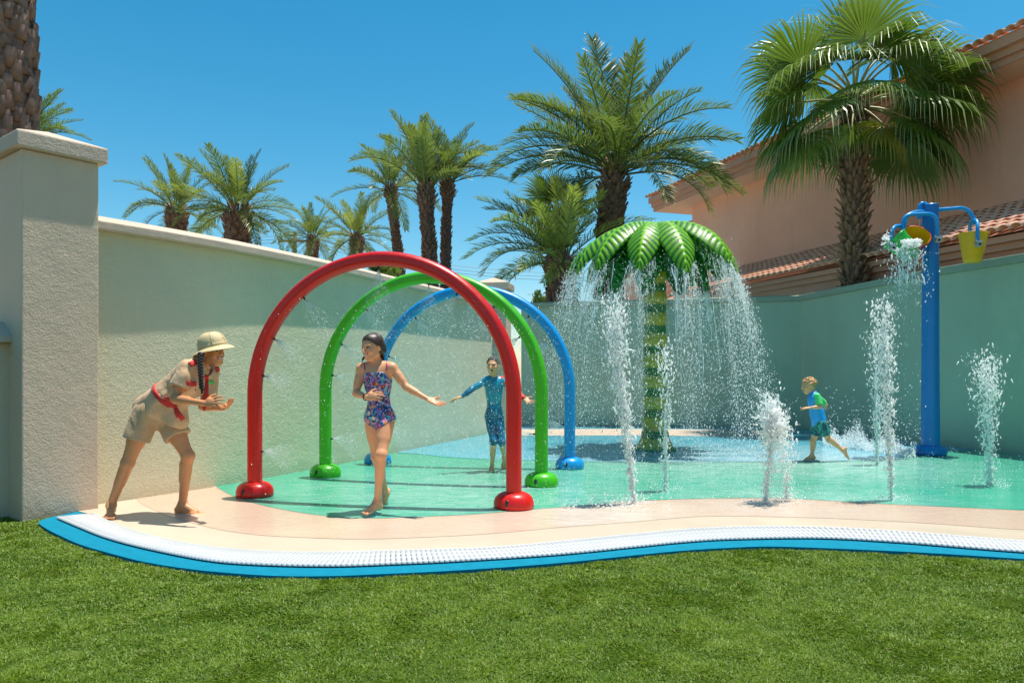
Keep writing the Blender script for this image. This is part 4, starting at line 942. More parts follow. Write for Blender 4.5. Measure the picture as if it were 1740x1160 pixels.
M['pleaf'] = leaf_paint('palm_leaf_gelcoat', (.22, .54, .008), (.003, .085, .008)); M['pleaf_d'] = leaf_paint('palm_leaf_dark_gelcoat', (.012, .26, .03), (.002, .08, .015))
prof = []
for i in range(90):
    z = 2.72 * i / 89; fr = (z / .305) % 1; r0 = .168 - .012 * z / 2.7 + .115 * math.exp(-z / .16); bump_ = .014 * math.sin(math.pi * min(1, fr / .55)) if fr < .55 else -.004 + .010 * math.sin(math.pi * (fr - .55) / .45)
    prof.append((r0 + bump_, z))
MB().lathe(prof, 36).build('trunk', M['ptrunk'], pf, True)
MB().lathe([(.30, 0), (.31, .02), (.27, .035)], 30).build('base_flange', M['pleaf_d'], pf, True)
def pod_leaf(az_, Rr, z0, drop, wd_, m, dark, start=.05, curl=0.0):
    """pod-shaped leaf, keeled along the middle with raised cross ribs"""
    NS, NW = 74, 17; v = []; tint = []; f = []
    for i in range(NS):
        s = i / (NS - 1); ang = s * R(78 + curl); x = start + (Rr - start) * math.sin(ang) / math.sin(R(78 + curl)); z = z0 - drop * (1 - math.cos(ang)) / (1 - math.cos(R(78 + curl)))
        ta = nrm(V((Rr - start) * math.cos(ang), 0, -drop * math.sin(ang))); nn_ = V(-ta[2], 0, ta[0])
        ww = wd_ * (math.sin(math.pi * min(1, s * .95 + .03) ** 1.12) ** .85) + .004
        for j in range(NW):
            u = 2 * j / (NW - 1) - 1; keel = .16 * ww * (1 - abs(u)) - .34 * ww * abs(u) ** 2.0
            rib = ((s * 15 - abs(u) * 1.5) % 1); rb = math.exp(-((rib - .5) / .19) ** 2) if abs(u) > .07 else -.3
            edge = 1 if .05 < s < .97 else 0
            p = V(x, u * ww, z) + nn_ * (keel + (.017 * rb * edge * (1 - abs(u) ** 6)) + (.012 if abs(u) < .07 else 0))
            v.append(p); tint.append(0.0 if abs(u) < .07 else min(1, max(0, 1.0 - rb * 1.0)) * 1.0)
    for i in range(NS - 1):
        for j in range(NW - 1): q = i * NW + j; f.append((q, q + 1, q + NW + 1, q + NW))
    me = mesh_np('leaf', np.array(v), np.array(f), True); set_col(me, np.array(tint)[:, None] * np.ones((1, 3)))
    o = obj('leaf', me, m, pf); o.rotation_euler = (0, 0, az_); md = o.modifiers.new('thickness', 'SOLIDIFY'); md.thickness = .018; md.offset = -1
    return o
r = np.random.default_rng(12); tips = []
for k in range(13):
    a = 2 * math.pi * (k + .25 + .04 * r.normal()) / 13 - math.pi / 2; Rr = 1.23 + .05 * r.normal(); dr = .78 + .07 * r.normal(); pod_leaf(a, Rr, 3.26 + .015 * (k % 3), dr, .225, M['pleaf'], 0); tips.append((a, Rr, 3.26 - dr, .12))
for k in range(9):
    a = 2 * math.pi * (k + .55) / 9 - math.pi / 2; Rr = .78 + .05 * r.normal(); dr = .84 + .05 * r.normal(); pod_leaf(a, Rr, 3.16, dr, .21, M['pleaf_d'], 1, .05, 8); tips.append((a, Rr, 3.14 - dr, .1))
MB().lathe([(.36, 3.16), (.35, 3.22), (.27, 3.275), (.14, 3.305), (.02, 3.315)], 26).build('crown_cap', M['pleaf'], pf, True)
# water off the leaves: a thing of its own
curt = thing('water_curtain', 'curtain of falling water strings and drops around the palm fountain', 'falling water', (PX, PY, .02))
Ps = []; Rs = []; DP = []; DR = []; DV = []
for (a, Rr, zt, sp) in tips:
    outer = Rr > 1
    for q in range(8 if outer else 4):
        side = r.normal() * sp * 1.2; o_ = V(math.cos(a), math.sin(a), 0); s_2 = V(-math.sin(a), math.cos(a), 0); vx = (.22 + .65 * r.random()) if outer else .05 + .15 * r.random(); start = V(PX, PY, 0) + o_ * (Rr - abs(side) * .9 - .02) + s_2 * side + V(0, 0, zt + abs(side) * 1.0)
        T = (.14 + .40 * r.random() ** 1.6) ; N_ = 26; t = np.linspace(0, T, N_); wob = np.cumsum(r.normal(size=(N_, 3)) * .0045, 0) * V(1, 1, .3)
        P = start + o_ * (vx * t)[:, None] + s_2 * (r.normal() * .12 * t)[:, None] + np.stack([0 * t, 0 * t, -.5 * t - 4.4 * t * t], 1) + wob
        Ps.append(P); Rs.append((.0055 + .006 * r.random()) * (1 - .6 * t / T) * (1 + .7 * smooth_noise(1, N_, .9, r, 1)[0].clip(-.9, 1.4)))
    n = 4400 if outer else 1100
    th = np.where(r.random(n) < .35, 1, 1.0); T = (r.random(n) ** .75) * .72; side = r.normal(size=n) * sp * 1.1; vx = (.15 + .85 * r.random(n)) if outer else .05 + .25 * r.random(n); grp = r.integers(0, 11, n); jit = r.normal(size=11) * .25; tk = r.random(n) < .55
    sx = np.where(tk, (grp - 5) / 5 * sp * 1.3, side); vv_ = np.where(tk, .2 + .07 * grp, vx)
    P = V(PX, PY, 0) + V(math.cos(a), math.sin(a), 0) * (Rr - np.abs(sx) * .7 + vv_ * T * 1.05 + r.normal(size=n) * .018 * (1 + 2 * T))[:, None] + V(-math.sin(a), math.cos(a), 0) * (sx * (1 + .4 * T) + r.normal(size=n) * .02 * (1 + 3 * T))[:, None]
    P[:, 2] = zt + np.abs(sx) - .5 * T - 4.2 * T * T + r.normal(size=n) * .03; ok = P[:, 2] > .03; DP.append(P[ok]); DR.append((.0013 + .0062 * r.random(n) ** 4.6)[ok]); DV.append(np.stack([0 * T + math.cos(a) * .3, 0 * T + math.sin(a) * .3, -.6 - 8 * T], 1)[ok])
stuffobj('water_strings', strands_mesh(np.array(Ps), np.array(Rs)), M['drop'], curt, (PX, PY, .02))
stuffobj('falling_drops', drops_mesh(np.concatenate(DP), np.concatenate(DR), np.concatenate(DV), 1.8, 8), M['drop'], curt, (PX, PY, .02))
# sheets of clear water right under the leaf tips
S = SDF((PX - 1.6, PY - 1.6, 1.9), (PX + 1.6, PY + 1.6, 3.2), .016)
for (a, Rr, zt, sp) in tips:
    if Rr < 1 and r.random() < .4: continue
    for q in range(9):
        side = r.normal() * sp * .9; p = V(PX, PY, 0) + V(math.cos(a), math.sin(a), 0) * (Rr - abs(side) * .8 + .02) + V(-math.sin(a), math.cos(a), 0) * side; p[2] = zt + abs(side) * .9 + .03
        for w_ in range(7):
            q2 = p + V(math.cos(a) * .018, math.sin(a) * .018, -.035 - .012 * w_) + r.normal(size=3) * .012
            if r.random() < .72: S.cap(p, q2, .007 + .007 * r.random(), .006, .02)
            p = q2
sdf_obj(S, 'overspill', M['stream'], curt, (PX, PY, .02), 'stuff', relax=0)
# crown splash
n = 900; a = r.random(n) * 6.28; rr_ = r.random(n) ** .6 * 1.1; P = np.stack([np.cos(a) * rr_, np.sin(a) * rr_, 3.33 - .75 * (rr_ / 1.17) ** 2.2 + .03 * r.random(n) ** 2], 1); obj('top_drops', drops_mesh(P, .002 + .005 * r.random(n) ** 2.5, None, .8, 9), M['drop'], curt, 'stuff')
n = 3200; a = r.random(n) * 6.28; rr_ = .9 + r.normal(size=n) * .32; P = np.stack([np.cos(a) * rr_ * 1.25, np.sin(a) * rr_ * 1.1, np.abs(r.normal(size=n)) * .055], 1); obj('floor_splash', drops_mesh(P, .002 + .006 * r.random(n) ** 3, None, .8, 10), M['drop'], curt, 'stuff')

# ------------------------------------------------------------------ bucket post
bp = gp(1581, 773.5); BX, BY = bp[0], bp[1]; k_ = BY / FPX
def bx(px, py, dy=0): return at(px, py, BY + dy) - V(BX, BY, .012)
post = thing('bucket_post', 'tall blue post with curved arms that carry three tipping buckets', 'water play post', (BX, BY, .012))
top_z = at(0, 347.5, BY)[2] - .012
o = MB().lathe([(.118, 0), (.118, .3), (.112, .8), (.107, 2.4), (.105, top_z - .01), (.095, top_z), (.01, top_z + .004)], 36).build('post', M['dblue'], post, True); auto_smooth(o)
MB().lathe([(.20, 0), (.205, .03), (.195, .075), (.165, .115), (.125, .135), (.11, .14)], 36).build('base_flare', M['dblue'], post, True)
for a in (-95, -25, -165, 60, 150):
    MB().ell((.125 * math.cos(R(a)), .125 * math.sin(R(a)), .055), (.085, .085, .075), 12).build('bolt_dome', M['dblue'], post, True)
def arm(name, pts, rad=.027, n=8, m='blue'): return MB().tube(catmull(pts, n), rad, 12).build(name, M[m], post, True)
arm('arm', [bx(1588, 357), bx(1600, 356), bx(1618, 354.7), bx(1633, 353.6), bx(1645, 358), bx(1652, 367), bx(1655.5, 376), bx(1656, 382)])
arm('yoke', [bx(1656, 374, 0), bx(1655.5, 374, -.06), bx(1658.5, 374.5, -.14), bx(1661, 380, -.20), bx(1661, 390, -.235), bx(1661, 412, -.24)], .024)
arm('yoke', [bx(1656, 374, 0), bx(1654, 374.5, .06), bx(1650, 377, .14), bx(1648, 385, .20), bx(1648, 394, .23), bx(1648, 412, .24)], .024)
arm('spout_arm', [bx(1581, 352.5), bx(1575, 348), bx(1567.5, 345.6), bx(1563, 350), bx(1562, 360), bx(1562, 372)], .026)
arm('arm', [bx(1572, 360, -.02), bx(1560, 360, -.05), bx(1548, 362.5, -.1), bx(1541, 369, -.14), bx(1537, 380, -.18), bx(1536, 390, -.2)], .026)
arm('yoke', [bx(1592, 404, -.22), bx(1592, 382, -.22), bx(1589.5, 370, -.22), bx(1580, 364, -.22), bx(1560, 364, -.22), bx(1546, 364.8, -.22), bx(1537.5, 370, -.22), bx(1534, 382, -.22), bx(1534, 392, -.22)], .026)
arm('yoke', [bx(1536, 385, -.18), bx(1528, 384, -.2), bx(1521, 385, -.26), bx(1516.5, 391, -.3), bx(1515.5, 403, -.3), bx(1515.5, 418, -.3)], .024)
def bracket(p, parent):
    b = MB().box(p + V(0, -.03, .014), (.10, .035, .022)); b.lathe([(.036, -.03), (.036, .03)], 14, p + V(0, -.02, -.022), M=np.array([[1, 0, 0], [0, 0, 1], [0, 1, 0]])); o = b.build('bracket', M['metal'], parent); bevel(o, .004, 2)
    MB().lathe([(.018, -.036), (.018, .036)], 12, p + V(0, -.024, -.022), M=np.array([[1, 0, 0], [0, 0, 1], [0, 1, 0]])).build('pivot_bolt', M['black'], parent)
    for dx in (-.036, .036): MB().tube([p + V(dx, -.03, .02), p + V(dx, -.03, .05)], .009, 6).build('bolt', M['metal'], parent)
bracket(bx(1661, 413, -.26), post); bracket(bx(1592, 406, -.25), post); bracket(bx(1515.5, 419, -.32), post)
def bucket(label, c, axis, r0, r1, L, m_out, m_in):
    """c: centre of the mouth, axis: from bottom to mouth"""
    axis = nrm(axis); A_x = nrm(np.cross(axis, V(0, 1, 0.01))); B_y = np.cross(axis, A_x); Mx = np.stack([A_x, B_y, axis], 1)
    root = thing('tipping_bucket', label, 'bucket', tuple(c), group='tipping buckets on the blue post')
    MB().lathe([(r1 * .80, -L), (r1 * .93, -L + .012), (r1, -L + .04), (r0 - .012, -.03), (r0, -.012), (r0 + .004, 0), (r0 - .008, .0)], 40, M=Mx).build('shell', m_out, root, True)
    # inner lining, open
    n = 40; v = []; f = []
    prof_ = [(r0 - .007, .001), (r0 - .016, -.03), (r1 - .012, -L + .05), (r1 * .8, -L + .03), (.001, -L + .028)]
    for rr_, z in prof_:
        for k in range(n): a = 2 * math.pi * k / n; v.append(Mx @ V(rr_ * math.cos(a), rr_ * math.sin(a), z))
    for i in range(len(prof_) - 1):
        for k in range(n): f.append((i * n + k, (i + 1) * n + k, (i + 1) * n + (k + 1) % n, i * n + (k + 1) % n))
    obj('lining', mesh_np('lining', np.array(v), np.array(f), True), m_in, root); return root
BO = V(BX, BY, .012)
# shells are open at the mouth: cut the lathe cap by building the shell as an open profile
_l = MB.lathe
def lathe_open(s, prof, n=24, c=(0, 0, 0), M=None, sx=1, sy=1): _l(s, prof, n, c, M, sx, sy); s.f.pop(); return s
MB.lathe = lathe_open
bucket('upright yellow bucket hanging right of the blue post', BO + bx(1654, 397.5), V(.055, .02, 1), .192, .115, .40, M['byellow'], M['byellow'])
bucket('tipped bucket with yellow inside and red underside, left of the blue post', BO + bx(1555, 401, -.26), V(-.16, -.80, .56), .196, .125, .38, M['bred'], M['byellow'])
bucket('tipped green bucket pouring water at the left end of the arms', BO + bx(1519, 405, -.20), V(-.62, .25, .72), .172, .12, .36, M['bgreen'], M['bgreen'])
MB.lathe = _l
# water pouring out of the two tipped buckets
pour = thing('bucket_water', 'white water tumbling from the two tipped buckets', 'falling water', tuple(BO + bx(1545, 430, -.4)))
S = SDF(BO + bx(1495, 480, -.75), BO + bx(1590, 396, .1), .011); r = np.random.default_rng(21)
for k in range(300):
    px = 1554 + r.uniform(-21, 10); py = 408 + .35 * abs(px - 1554) * 0 + r.random() ** 1.5 * (15 - .28 * (px - 1534) * .5); p = BO + bx(px, py, -.42 + r.normal() * .03); p = p + V(0, r.normal() * .03, .012 * math.sin(px * .9)); S.cap(p, p + r.normal(size=3) * .022, .004 + .012 * r.random() ** 1.5, .004, .008)
for k in range(90):
    px, py = 1508 + r.normal() * 6, 408 + r.normal() * 7; p = BO + bx(px, py, -.24 + r.normal() * .06); S.cap(p, p + r.normal(size=3) * .025, .005 + .007 * r.random(), .005, .008)
for k in range(34):
    p = BO + bx(1542 + r.normal() * 12, 420 + r.random() * 8, -.40 + r.normal() * .05)
    for w_ in range(12):
        q = p + V(r.normal() * .010, r.normal() * .008, -.025 - .003 * w_)
        if r.random() < .55: S.cap(p, q, .006 + .006 * r.random(), .005, .015)
        p = q
sdf_obj(S, 'tumbling_water', M['foam'], pour, pour.location, 'stuff', relax=0)
n = 2200; T = r.random(n) ** .9 * .75; P = np.array([BO + bx(1541 + r.normal() * 15, 425 + r.normal() * 5, -.4 + r.normal() * .06) for _ in range(n)]); P += np.stack([-.15 * T + r.normal(size=n) * .06 * (1 + 2 * T), r.normal(size=n) * .05, -4.9 * T * T + 0 * T], 1); ok = (P[:, 2] > .05) & ((r.random(n) < .25) | (T < .38))
stuffobj('falling_drops', drops_mesh(P[ok], (.002 + .010 * r.random(n) ** 3)[ok], np.tile(V(0, 0, -1), (ok.sum(), 1)), 1.5, 3), M['drop'], pour, pour.location)
# thin water feeding the upright bucket
for (px, y0, y1, dy) in ((1655, 376, 400, 0), (1562, 372, 384, 0)):
    o = MB().tube([BO + bx(px, y0, dy) - V(*pour.location), BO + bx(px + .3, y1, dy) - V(*pour.location)], [.014, .010], 8).build('feed_stream', M['stream'], pour, True)
# foaming splash on the floor behind the toddler
sp_c = gp(1480, 772); fs_ = thing('foam_splash', 'bank of white foaming splash behind the toddler', 'water splash', tuple(sp_c)); r = np.random.default_rng(31)
n = 9000; t = r.random(n); px = 1398 + 158 * t; yb = 741 + 30 * t; hgt = (25 - 7 * t) * (1 + 1.1 * fbm2(np.stack([px * .035, 0 * px], 1), 1, 77, 4)); Yd = HF_ = None
Yd = 1437.5 / (np.interp(px, [1398, 1556], [756, 776]) - HOR) + r.normal(size=n) * .16
Xd = (px - CX) / FPX * Yd; z = np.abs(r.normal(size=n)) * hgt / FPX * Yd * .50
rad = .003 + .009 * r.random(n) ** 2; stuffobj('foam', drops_mesh(np.stack([Xd, Yd, z + .02], 1), rad, np.stack([r.normal(size=n) * .5 - .5, 0 * t, .6 + 0 * t], 1), 1.2, 5), M['mist'], fs_, sp_c)
n = 1200; px = 1380 + 190 * r.random(n); Yd = 10.6 + r.normal(size=n) * .3; P = np.stack([(px - CX) / FPX * Yd, Yd, .02 + np.abs(r.normal(size=n)) * .38], 1); stuffobj('thrown_drops', drops_mesh(P, .002 + .007 * r.random(n) ** 3, None, 1, 6), M['drop'], fs_, sp_c)
# ------------------------------------------------------------------ people
def skin_mat(name):
    t = NT(name); a = t.n('ShaderNodeAttribute'); a.attribute_name = 'tint'; f = t.noise(25, 4)
    c = t.mix(t.ramp(f, [(.35, 0), (.8, .28)]), a.outputs['Color'], (.52, .20, .09)); t.fin(c, .42, t.bump(t.noise(220, 3), .12, .002), Specular_IOR_Level=.45)
    t.p.inputs['Subsurface Weight'].default_value = .12; t.p.inputs['Subsurface Radius'].default_value = (.9, .35, .2); t.p.inputs['Subsurface Scale'].default_value = .012; return t.m
M['skin'] = skin_mat('skin')
def cloth_mat(name, col, rough=.8, weave=700, wr=.25, wetx=None):
    t = NT(name); f = t.noise(9, 5); c = t.ramp(f, [(.3, tuple(k * .84 for k in col)), (.7, tuple(min(1, k * 1.08) for k in col))])
    n1 = t.bump(t.noise(11, 3, .5, dist=1.0, stretch=(1, 1, .45)), wr, .03); n = t.bump(t.noise(weave, 2), .18, .002, n1); return t.fin(c, rough, n, Sheen_Weight=.15)
def hair_mat(name, c1, c2, rough=.35):
    t = NT(name); f = t.noise(60, 5, .7, stretch=(1, 1, .12)); c = t.ramp(f, [(.3, c1), (.75, c2)]); return t.fin(c, rough, t.bump(t.noise(120, 3, .6, stretch=(1, 1, .1)), .5, .006), Specular_IOR_Level=.6)
M['khaki'] = cloth_mat('khaki_cotton', (.68, .43, .245), wr=.6); M['khaki_d'] = cloth_mat('khaki_shorts_cotton', (.52, .34, .185), wr=.6); M['redcloth'] = cloth_mat('red_cloth', (.62, .03, .02), .7)
M['tagm'] = varied('badge_green', (.10, .62, .12), .4, .05); M['white'] = varied('white_print', (.75, .78, .75), .5, .04)
M['hair_b'] = hair_mat('black_hair', (.004, .003, .003), (.014, .010, .008), .8); M['hair_br'] = hair_mat('brown_wet_hair', (.016, .008, .005), (.075, .038, .022), .4); M['hair_bl'] = hair_mat('blond_hair', (.34, .15, .05), (.66, .38, .16), .5)
t = NT('pith_straw'); w1 = t.n('ShaderNodeTexWave'); w1.inputs['Scale'].default_value = 60; w1.bands_direction = 'Z'; w1.inputs['Distortion'].default_value = 2; t.l(t.co(), w1.inputs['Vector'])
c = t.mix(t.math('MULTIPLY', w1.outputs['Fac'], .35), (.72, .56, .30), (.52, .37, .17)); t.fin(c, .6, t.bump(w1.outputs['Fac'], .3, .003)); M['straw'] = t.m

def frame(u, f):
    u = nrm(u); f = nrm(np.asarray(f, float) - u * np.dot(u, f)); return u, f, np.cross(u, f)     # up, forward, left
def hand_ops(ops, wr, d, n, th, s, curl=.35, spread=.25, tg='hand'):
    d = nrm(d); n = nrm(np.asarray(n, float) - d * np.dot(n, d)); th = nrm(np.asarray(th, float) - d * np.dot(th, d) - n * np.dot(th, n))
    ops.append(('ell', (wr + d * .048 * s, np.stack([th, n, d]), V(.037, .0155, .052) * s), .012, tg))
    ops.append(('ell', (wr + d * .03 * s + th * .02 * s + n * .006 * s, np.stack([th, n, d]), V(.016, .015, .028) * s), .012, tg))
    for i, (o_, L, b0) in enumerate(((.029, .068, .082), (.0098, .077, .088), (-.0095, .071, .085), (-.027, .056, .077))):
        p = wr + d * b0 * s + th * o_ * s * 1.02; a0 = o_ / .03 * spread; dd = nrm(d * math.cos(a0) + th * math.sin(a0)); cb = curl * (1 + .18 * i)
        for j, fr in enumerate((.46, .30, .24)):
            dd = nrm(dd * math.cos(cb * (.6 if j == 0 else 1)) + n * math.sin(cb * (.6 if j == 0 else 1))); q = p + dd * L * fr * s; ra = (.0090, .0082, .0073, .0066)[j] * s; ops.append(('cap', (p, q, ra, (.0082, .0073, .0062)[j] * s), .003, tg)); p = q
    p = wr + d * .026 * s + th * .026 * s; dd = nrm(d * .55 + th * .85 + n * .35); q = p + dd * .038 * s; ops.append(('cap', (p, q, .0125 * s, .0105 * s), .006, tg)); dd = nrm(d * .9 + th * .45 + n * .45); ops.append(('cap', (q, q + dd * .030 * s, .0103 * s, .0078 * s), .003, tg))
def foot_ops(ops, ank, toe, up_, s, tg='foot'):
    toe = nrm(toe); up_ = nrm(np.asarray(up_, float) - toe * np.dot(up_, toe)); sd = np.cross(up_, toe)
    heel = ank - up_ * .048 * s - toe * .035 * s; ball = ank - up_ * .060 * s + toe * .125 * s
    ops += [('cap', (ank, heel, .036 * s, .031 * s), .02, tg), ('cap', (ank - up_ * .012 * s + toe * .01 * s, ball + up_ * .008 * s, .036 * s, .021 * s), .02, tg), ('cap', (heel + toe * .01 * s, ball, .028 * s, .022 * s), .02, tg),
            ('ell', (ball - toe * .008 * s, np.stack([sd, toe, up_]), V(.043, .035, .018) * s), .012, tg)]
    for i, (o_, L, ra) in enumerate(((.029, .046, .0135), (.012, .045, .0095), (-.002, .041, .009), (-.016, .035, .0085), (-.029, .027, .008))):
        b = ball + sd * o_ * s + toe * .018 * s - up_ * .005 * s; ops.append(('cap', (b, b + toe * L * s - up_ * .003 * s, ra * s, ra * .85 * s), .004, tg))
def body_ops(J, s, hs, wf=1.0, fem=False, limb=1.0, mouth_open=0.0, legs=1.0):
    ops = []; pel = (J['hipL'] + J['hipR']) / 2; up_ = nrm(J['neck'] - pel); sL = nrm(J['shL'] - J['shR']); sL = nrm(sL - up_ * np.dot(sL, up_)); fw = np.cross(sL, up_); hL = nrm(J['hipL'] - J['hipR']); pf_ = nrm(np.cross(hL, V(0, 0, 1) * .5 + up_ * .5)); hL = nrm(hL - up_ * np.dot(hL, up_))
    T = np.linalg.norm(J['neck'] - pel); ch = pel + up_ * T * .70 + fw * .005 * s; a = lambda *x: ops.append(x); F = np.stack([sL, fw, up_])
    J['_'] = dict(pel=pel, up=up_, sL=sL, fw=fw, T=T, ch=ch)
    a('ell', (pel + up_ * .025 * s, np.stack([hL, pf_, np.cross(hL, pf_)]), V(.150 * wf, .105, .12) * s), .04, 'pelvis')
    for sg in (-1, 1): a('ell', (pel + hL * sg * .06 * s - pf_ * .045 * s - up_ * .015 * s, np.stack([hL, pf_, up_]), V(.082 * wf, .078, .088) * s), .03, 'pelvis')
    a('capf', (pel + up_ * T * .18, pel + up_ * T * .55, .118 * wf * s, .118 * wf * s, (fw, .78)), .05, 'torso')
    a('ell', (ch, F, V(.142 * wf, .105, T / s * .28) * s), .05, 'torso'); a('ell', (ch + up_ * T * .12, F, V(.15 * wf, .085, .095) * s), .05, 'torso')
    a('cap', (J['shR'] * .85 + J['shL'] * .15, J['shL'] * .85 + J['shR'] * .15, .052 * s, .052 * s), .05, 'torso')
    for S_ in ('L', 'R'): a('cap', (J['neck'] + up_ * .01 * s, J['sh' + S_] * .75 + J['neck'] * .25 + up_ * .012 * s, .042 * s, .032 * s), .03, 'torso')
    if fem:
        for sg in (-1, 1): a('ell', (ch + up_ * T * .02 + fw * .075 * s + sL * sg * .068 * s, F, V(.062, .055, .062) * s), .035, 'torso')
    u, f, l = frame(J['hup'], J['face']); c = J['head']; J['_h'] = (u, f, l, c)
    a('cap', (J['neck'] - up_ * .02 * s, c - u * .055 * hs - f * .02 * hs, .050 * s * limb, .047 * hs * (.9 if limb < 1 else 1)), .03, 'neck')
    for S_ in ('L', 'R'):
        sh, el, wr = J['sh' + S_], J['el' + S_], J['wr' + S_]
        a('ell', (sh, np.eye(3), V(.052, .052, .052) * s * limb), .03, 'arm'); a('cap', (sh, el, .047 * s * limb, .036 * s * limb), .02, 'arm'); a('cap', (sh * .6 + el * .4, sh * .35 + el * .65, .042 * s * limb, .038 * s * limb), .02, 'arm')
        a('cap', (el, wr, .036 * s * limb, .0235 * s * limb), .015, 'forearm'); a('cap', (el * .85 + wr * .15, el * .55 + wr * .45, .038 * s * limb, .034 * s * limb), .015, 'forearm')
        hd, hn, ht, cu, spd = J['hand' + S_]; hand_ops(ops, wr, np.asarray(hd, float), hn, ht, s * J.get('hsz', 1), cu, spd)
        hp, kn, an = J['hip' + S_], J['kn' + S_], J['an' + S_]
        tdir = nrm(kn - hp); sdir = nrm(an - kn); back = nrm(np.cross(np.cross(tdir, sdir), sdir)) if np.linalg.norm(np.cross(tdir, sdir)) > .08 else -pf_
        if np.dot(back, pf_) > 0: back = -back
        a('cap', (hp, kn, .084 * s * limb * legs, .052 * s * limb), .03, 'thigh'); a('cap', (hp * .75 + kn * .25, hp * .45 + kn * .55, .080 * s * limb * legs, .064 * s * limb * legs), .03, 'thigh')
        a('ell', (kn - back * .008 * s, np.eye(3), V(.053, .053, .053) * s * limb), .02, 'shin')
        a('cap', (kn, an, .050 * s * limb, .033 * s * limb), .02, 'shin'); a('cap', (kn * .82 + an * .18 + back * .016 * s, kn * .52 + an * .48 + back * .014 * s, .047 * s * limb, .040 * s * limb), .025, 'shin')
        td, tu = J['toe' + S_]; foot_ops(ops, an, np.asarray(td, float), np.asarray(tu, float), s * J.get('fsz', 1))
    H = lambda x, y, z: c + l * x * hs + f * y * hs + u * z * hs; FH = np.stack([l, f, u]); h = lambda k, args, kk, tg='head': ops.append((k, args, kk * hs, tg))
    h('ell', (H(0, -.010, .014), FH, V(.074, .094, .088) * hs), .03); h('ell', (H(0, .026, -.040), FH, V(.058, .062, .070) * hs), .03)
    h('cap', (H(0, .058, -.096), H(0, .050, -.090), .020 * hs, .024 * hs), .03)
    for sg in (-1, 1):
        h('cap', (H(.045 * sg, .0, -.060), H(.022 * sg, .05, -.092), .020 * hs, .018 * hs), .03); h('ell', (H(.036 * sg, .062, -.030), FH, V(.022, .018, .022) * hs), .02)
        h('cap', (H(.012 * sg, .087, .020), H(.045 * sg, .072, .020), .006 * hs, .006 * hs), .014); h('ell', (H(.031 * sg, .100, .000), FH, V(.018, .017, .013) * hs), .012, 'sub'); h('ell', (H(.031 * sg, .071, -.001), FH, V(.014, .0155, .013) * hs), .003)
        h('ell', (H(.077 * sg, -.006, -.012), FH, V(.010, .019, .031) * hs), .006); h('cap', (H(.010 * sg, .098, -.032), H(.010 * sg, .094, -.033), .008 * hs, .008 * hs), .006)
    h('cap', (H(0, .088, .008), H(0, .108, -.028), .0075 * hs, .0115 * hs), .010)
    h('cap', (H(-.02, .084, -.056), H(.02, .084, -.056), .009 * hs, .009 * hs), .010); h('cap', (H(-.015, .083, -.068), H(.015, .083, -.068), .009 * hs, .009 * hs), .010)
    if mouth_open: h('ell', (H(0, .095, -.064), FH, V(.020, .020, .012 * mouth_open) * hs), .005, 'sub')
    return ops
def replay(ops, S, tags=None, inf=0, seq=None):
    for kind, args, k, tg in ops:
        if tags is not None and tg not in tags: continue
        if tg == 'sub': S.ell(*args[:2], args[2], k, True); continue
        if kind == 'ell': S.ell(args[0], args[1], args[2], k, False, inf)
        elif kind == 'cap': S.cap(*args, k, False, inf)
        elif kind == 'capf': S.cap(args[0], args[1], args[2], args[3], k, False, inf, flat=args[4])
def ops_box(ops, tags=None, pad=.03):
    P = []
    for kind, args, k, tg in ops:
        if tags is not None and tg not in tags: continue
        if kind == 'ell': r_ = max(args[2]); P += [args[0] - r_, args[0] + r_]
        else: r_ = max(args[2], args[3]); P += [args[0] - r_, args[0] + r_, args[1] - r_, args[1] + r_]
    P = np.array(P); return P.min(0) - pad, P.max(0) + pad
def skin_cols(J, hs, base, lips=(.50, .13, .11), brow=(.03, .018, .012), smile=1.0, mo=0.0, iris=(.03, .018, .01)):
    u, f, l, c = J['_h']
    def fn(v):
        C = np.tile(np.array(base), (len(v), 1)); q = (v - c) / hs; x = q @ l; y = q @ f; z = q @ u; fr = y > .055
        def put(m, col): C[m & fr] = col
        ck = np.exp(-(((np.abs(x) - .04) / .02) ** 2 + ((z + .035) / .02) ** 2))[:, None] * fr[:, None] * .35; C[:] = C * (1 - ck) + np.array([base[0] * 1.0, base[1] * .62, base[2] * .55]) * ck
        ml = -.062 + smile * .010 * (np.abs(x) / .026) ** 2
        put((np.abs(z - ml) < .0115) & (np.abs(x) < .028), lips)
        if smile and not mo: put((np.abs(z - ml) < .0052) & (np.abs(x) < .021), (.78, .74, .68))
        if mo: put((((x / .019) ** 2 + ((z + .064) / (.012 * mo)) ** 2) < 1.0), (.10, .015, .012)); put((np.abs(z + .064 - .009 * mo) < .004) & (np.abs(x) < .014), (.78, .74, .68))
        ex = np.abs(x) - .031; put((np.abs(z) < .0062) & (np.abs(ex) < .0145), (.48, .42, .38)); put((np.abs(z) < .0065) & (np.abs(ex) < .0065), iris); put((np.abs(z - .0065 + .004 * (ex / .015) ** 2) < .0032) & (np.abs(ex) < .017), brow)
        put((np.abs(z - .0225 + .010 * (ex / .025) ** 2) < .0030) & (np.abs(ex) < .019), tuple(.5 * b + .3 * q for b, q in zip(brow, base))); return C
    return fn
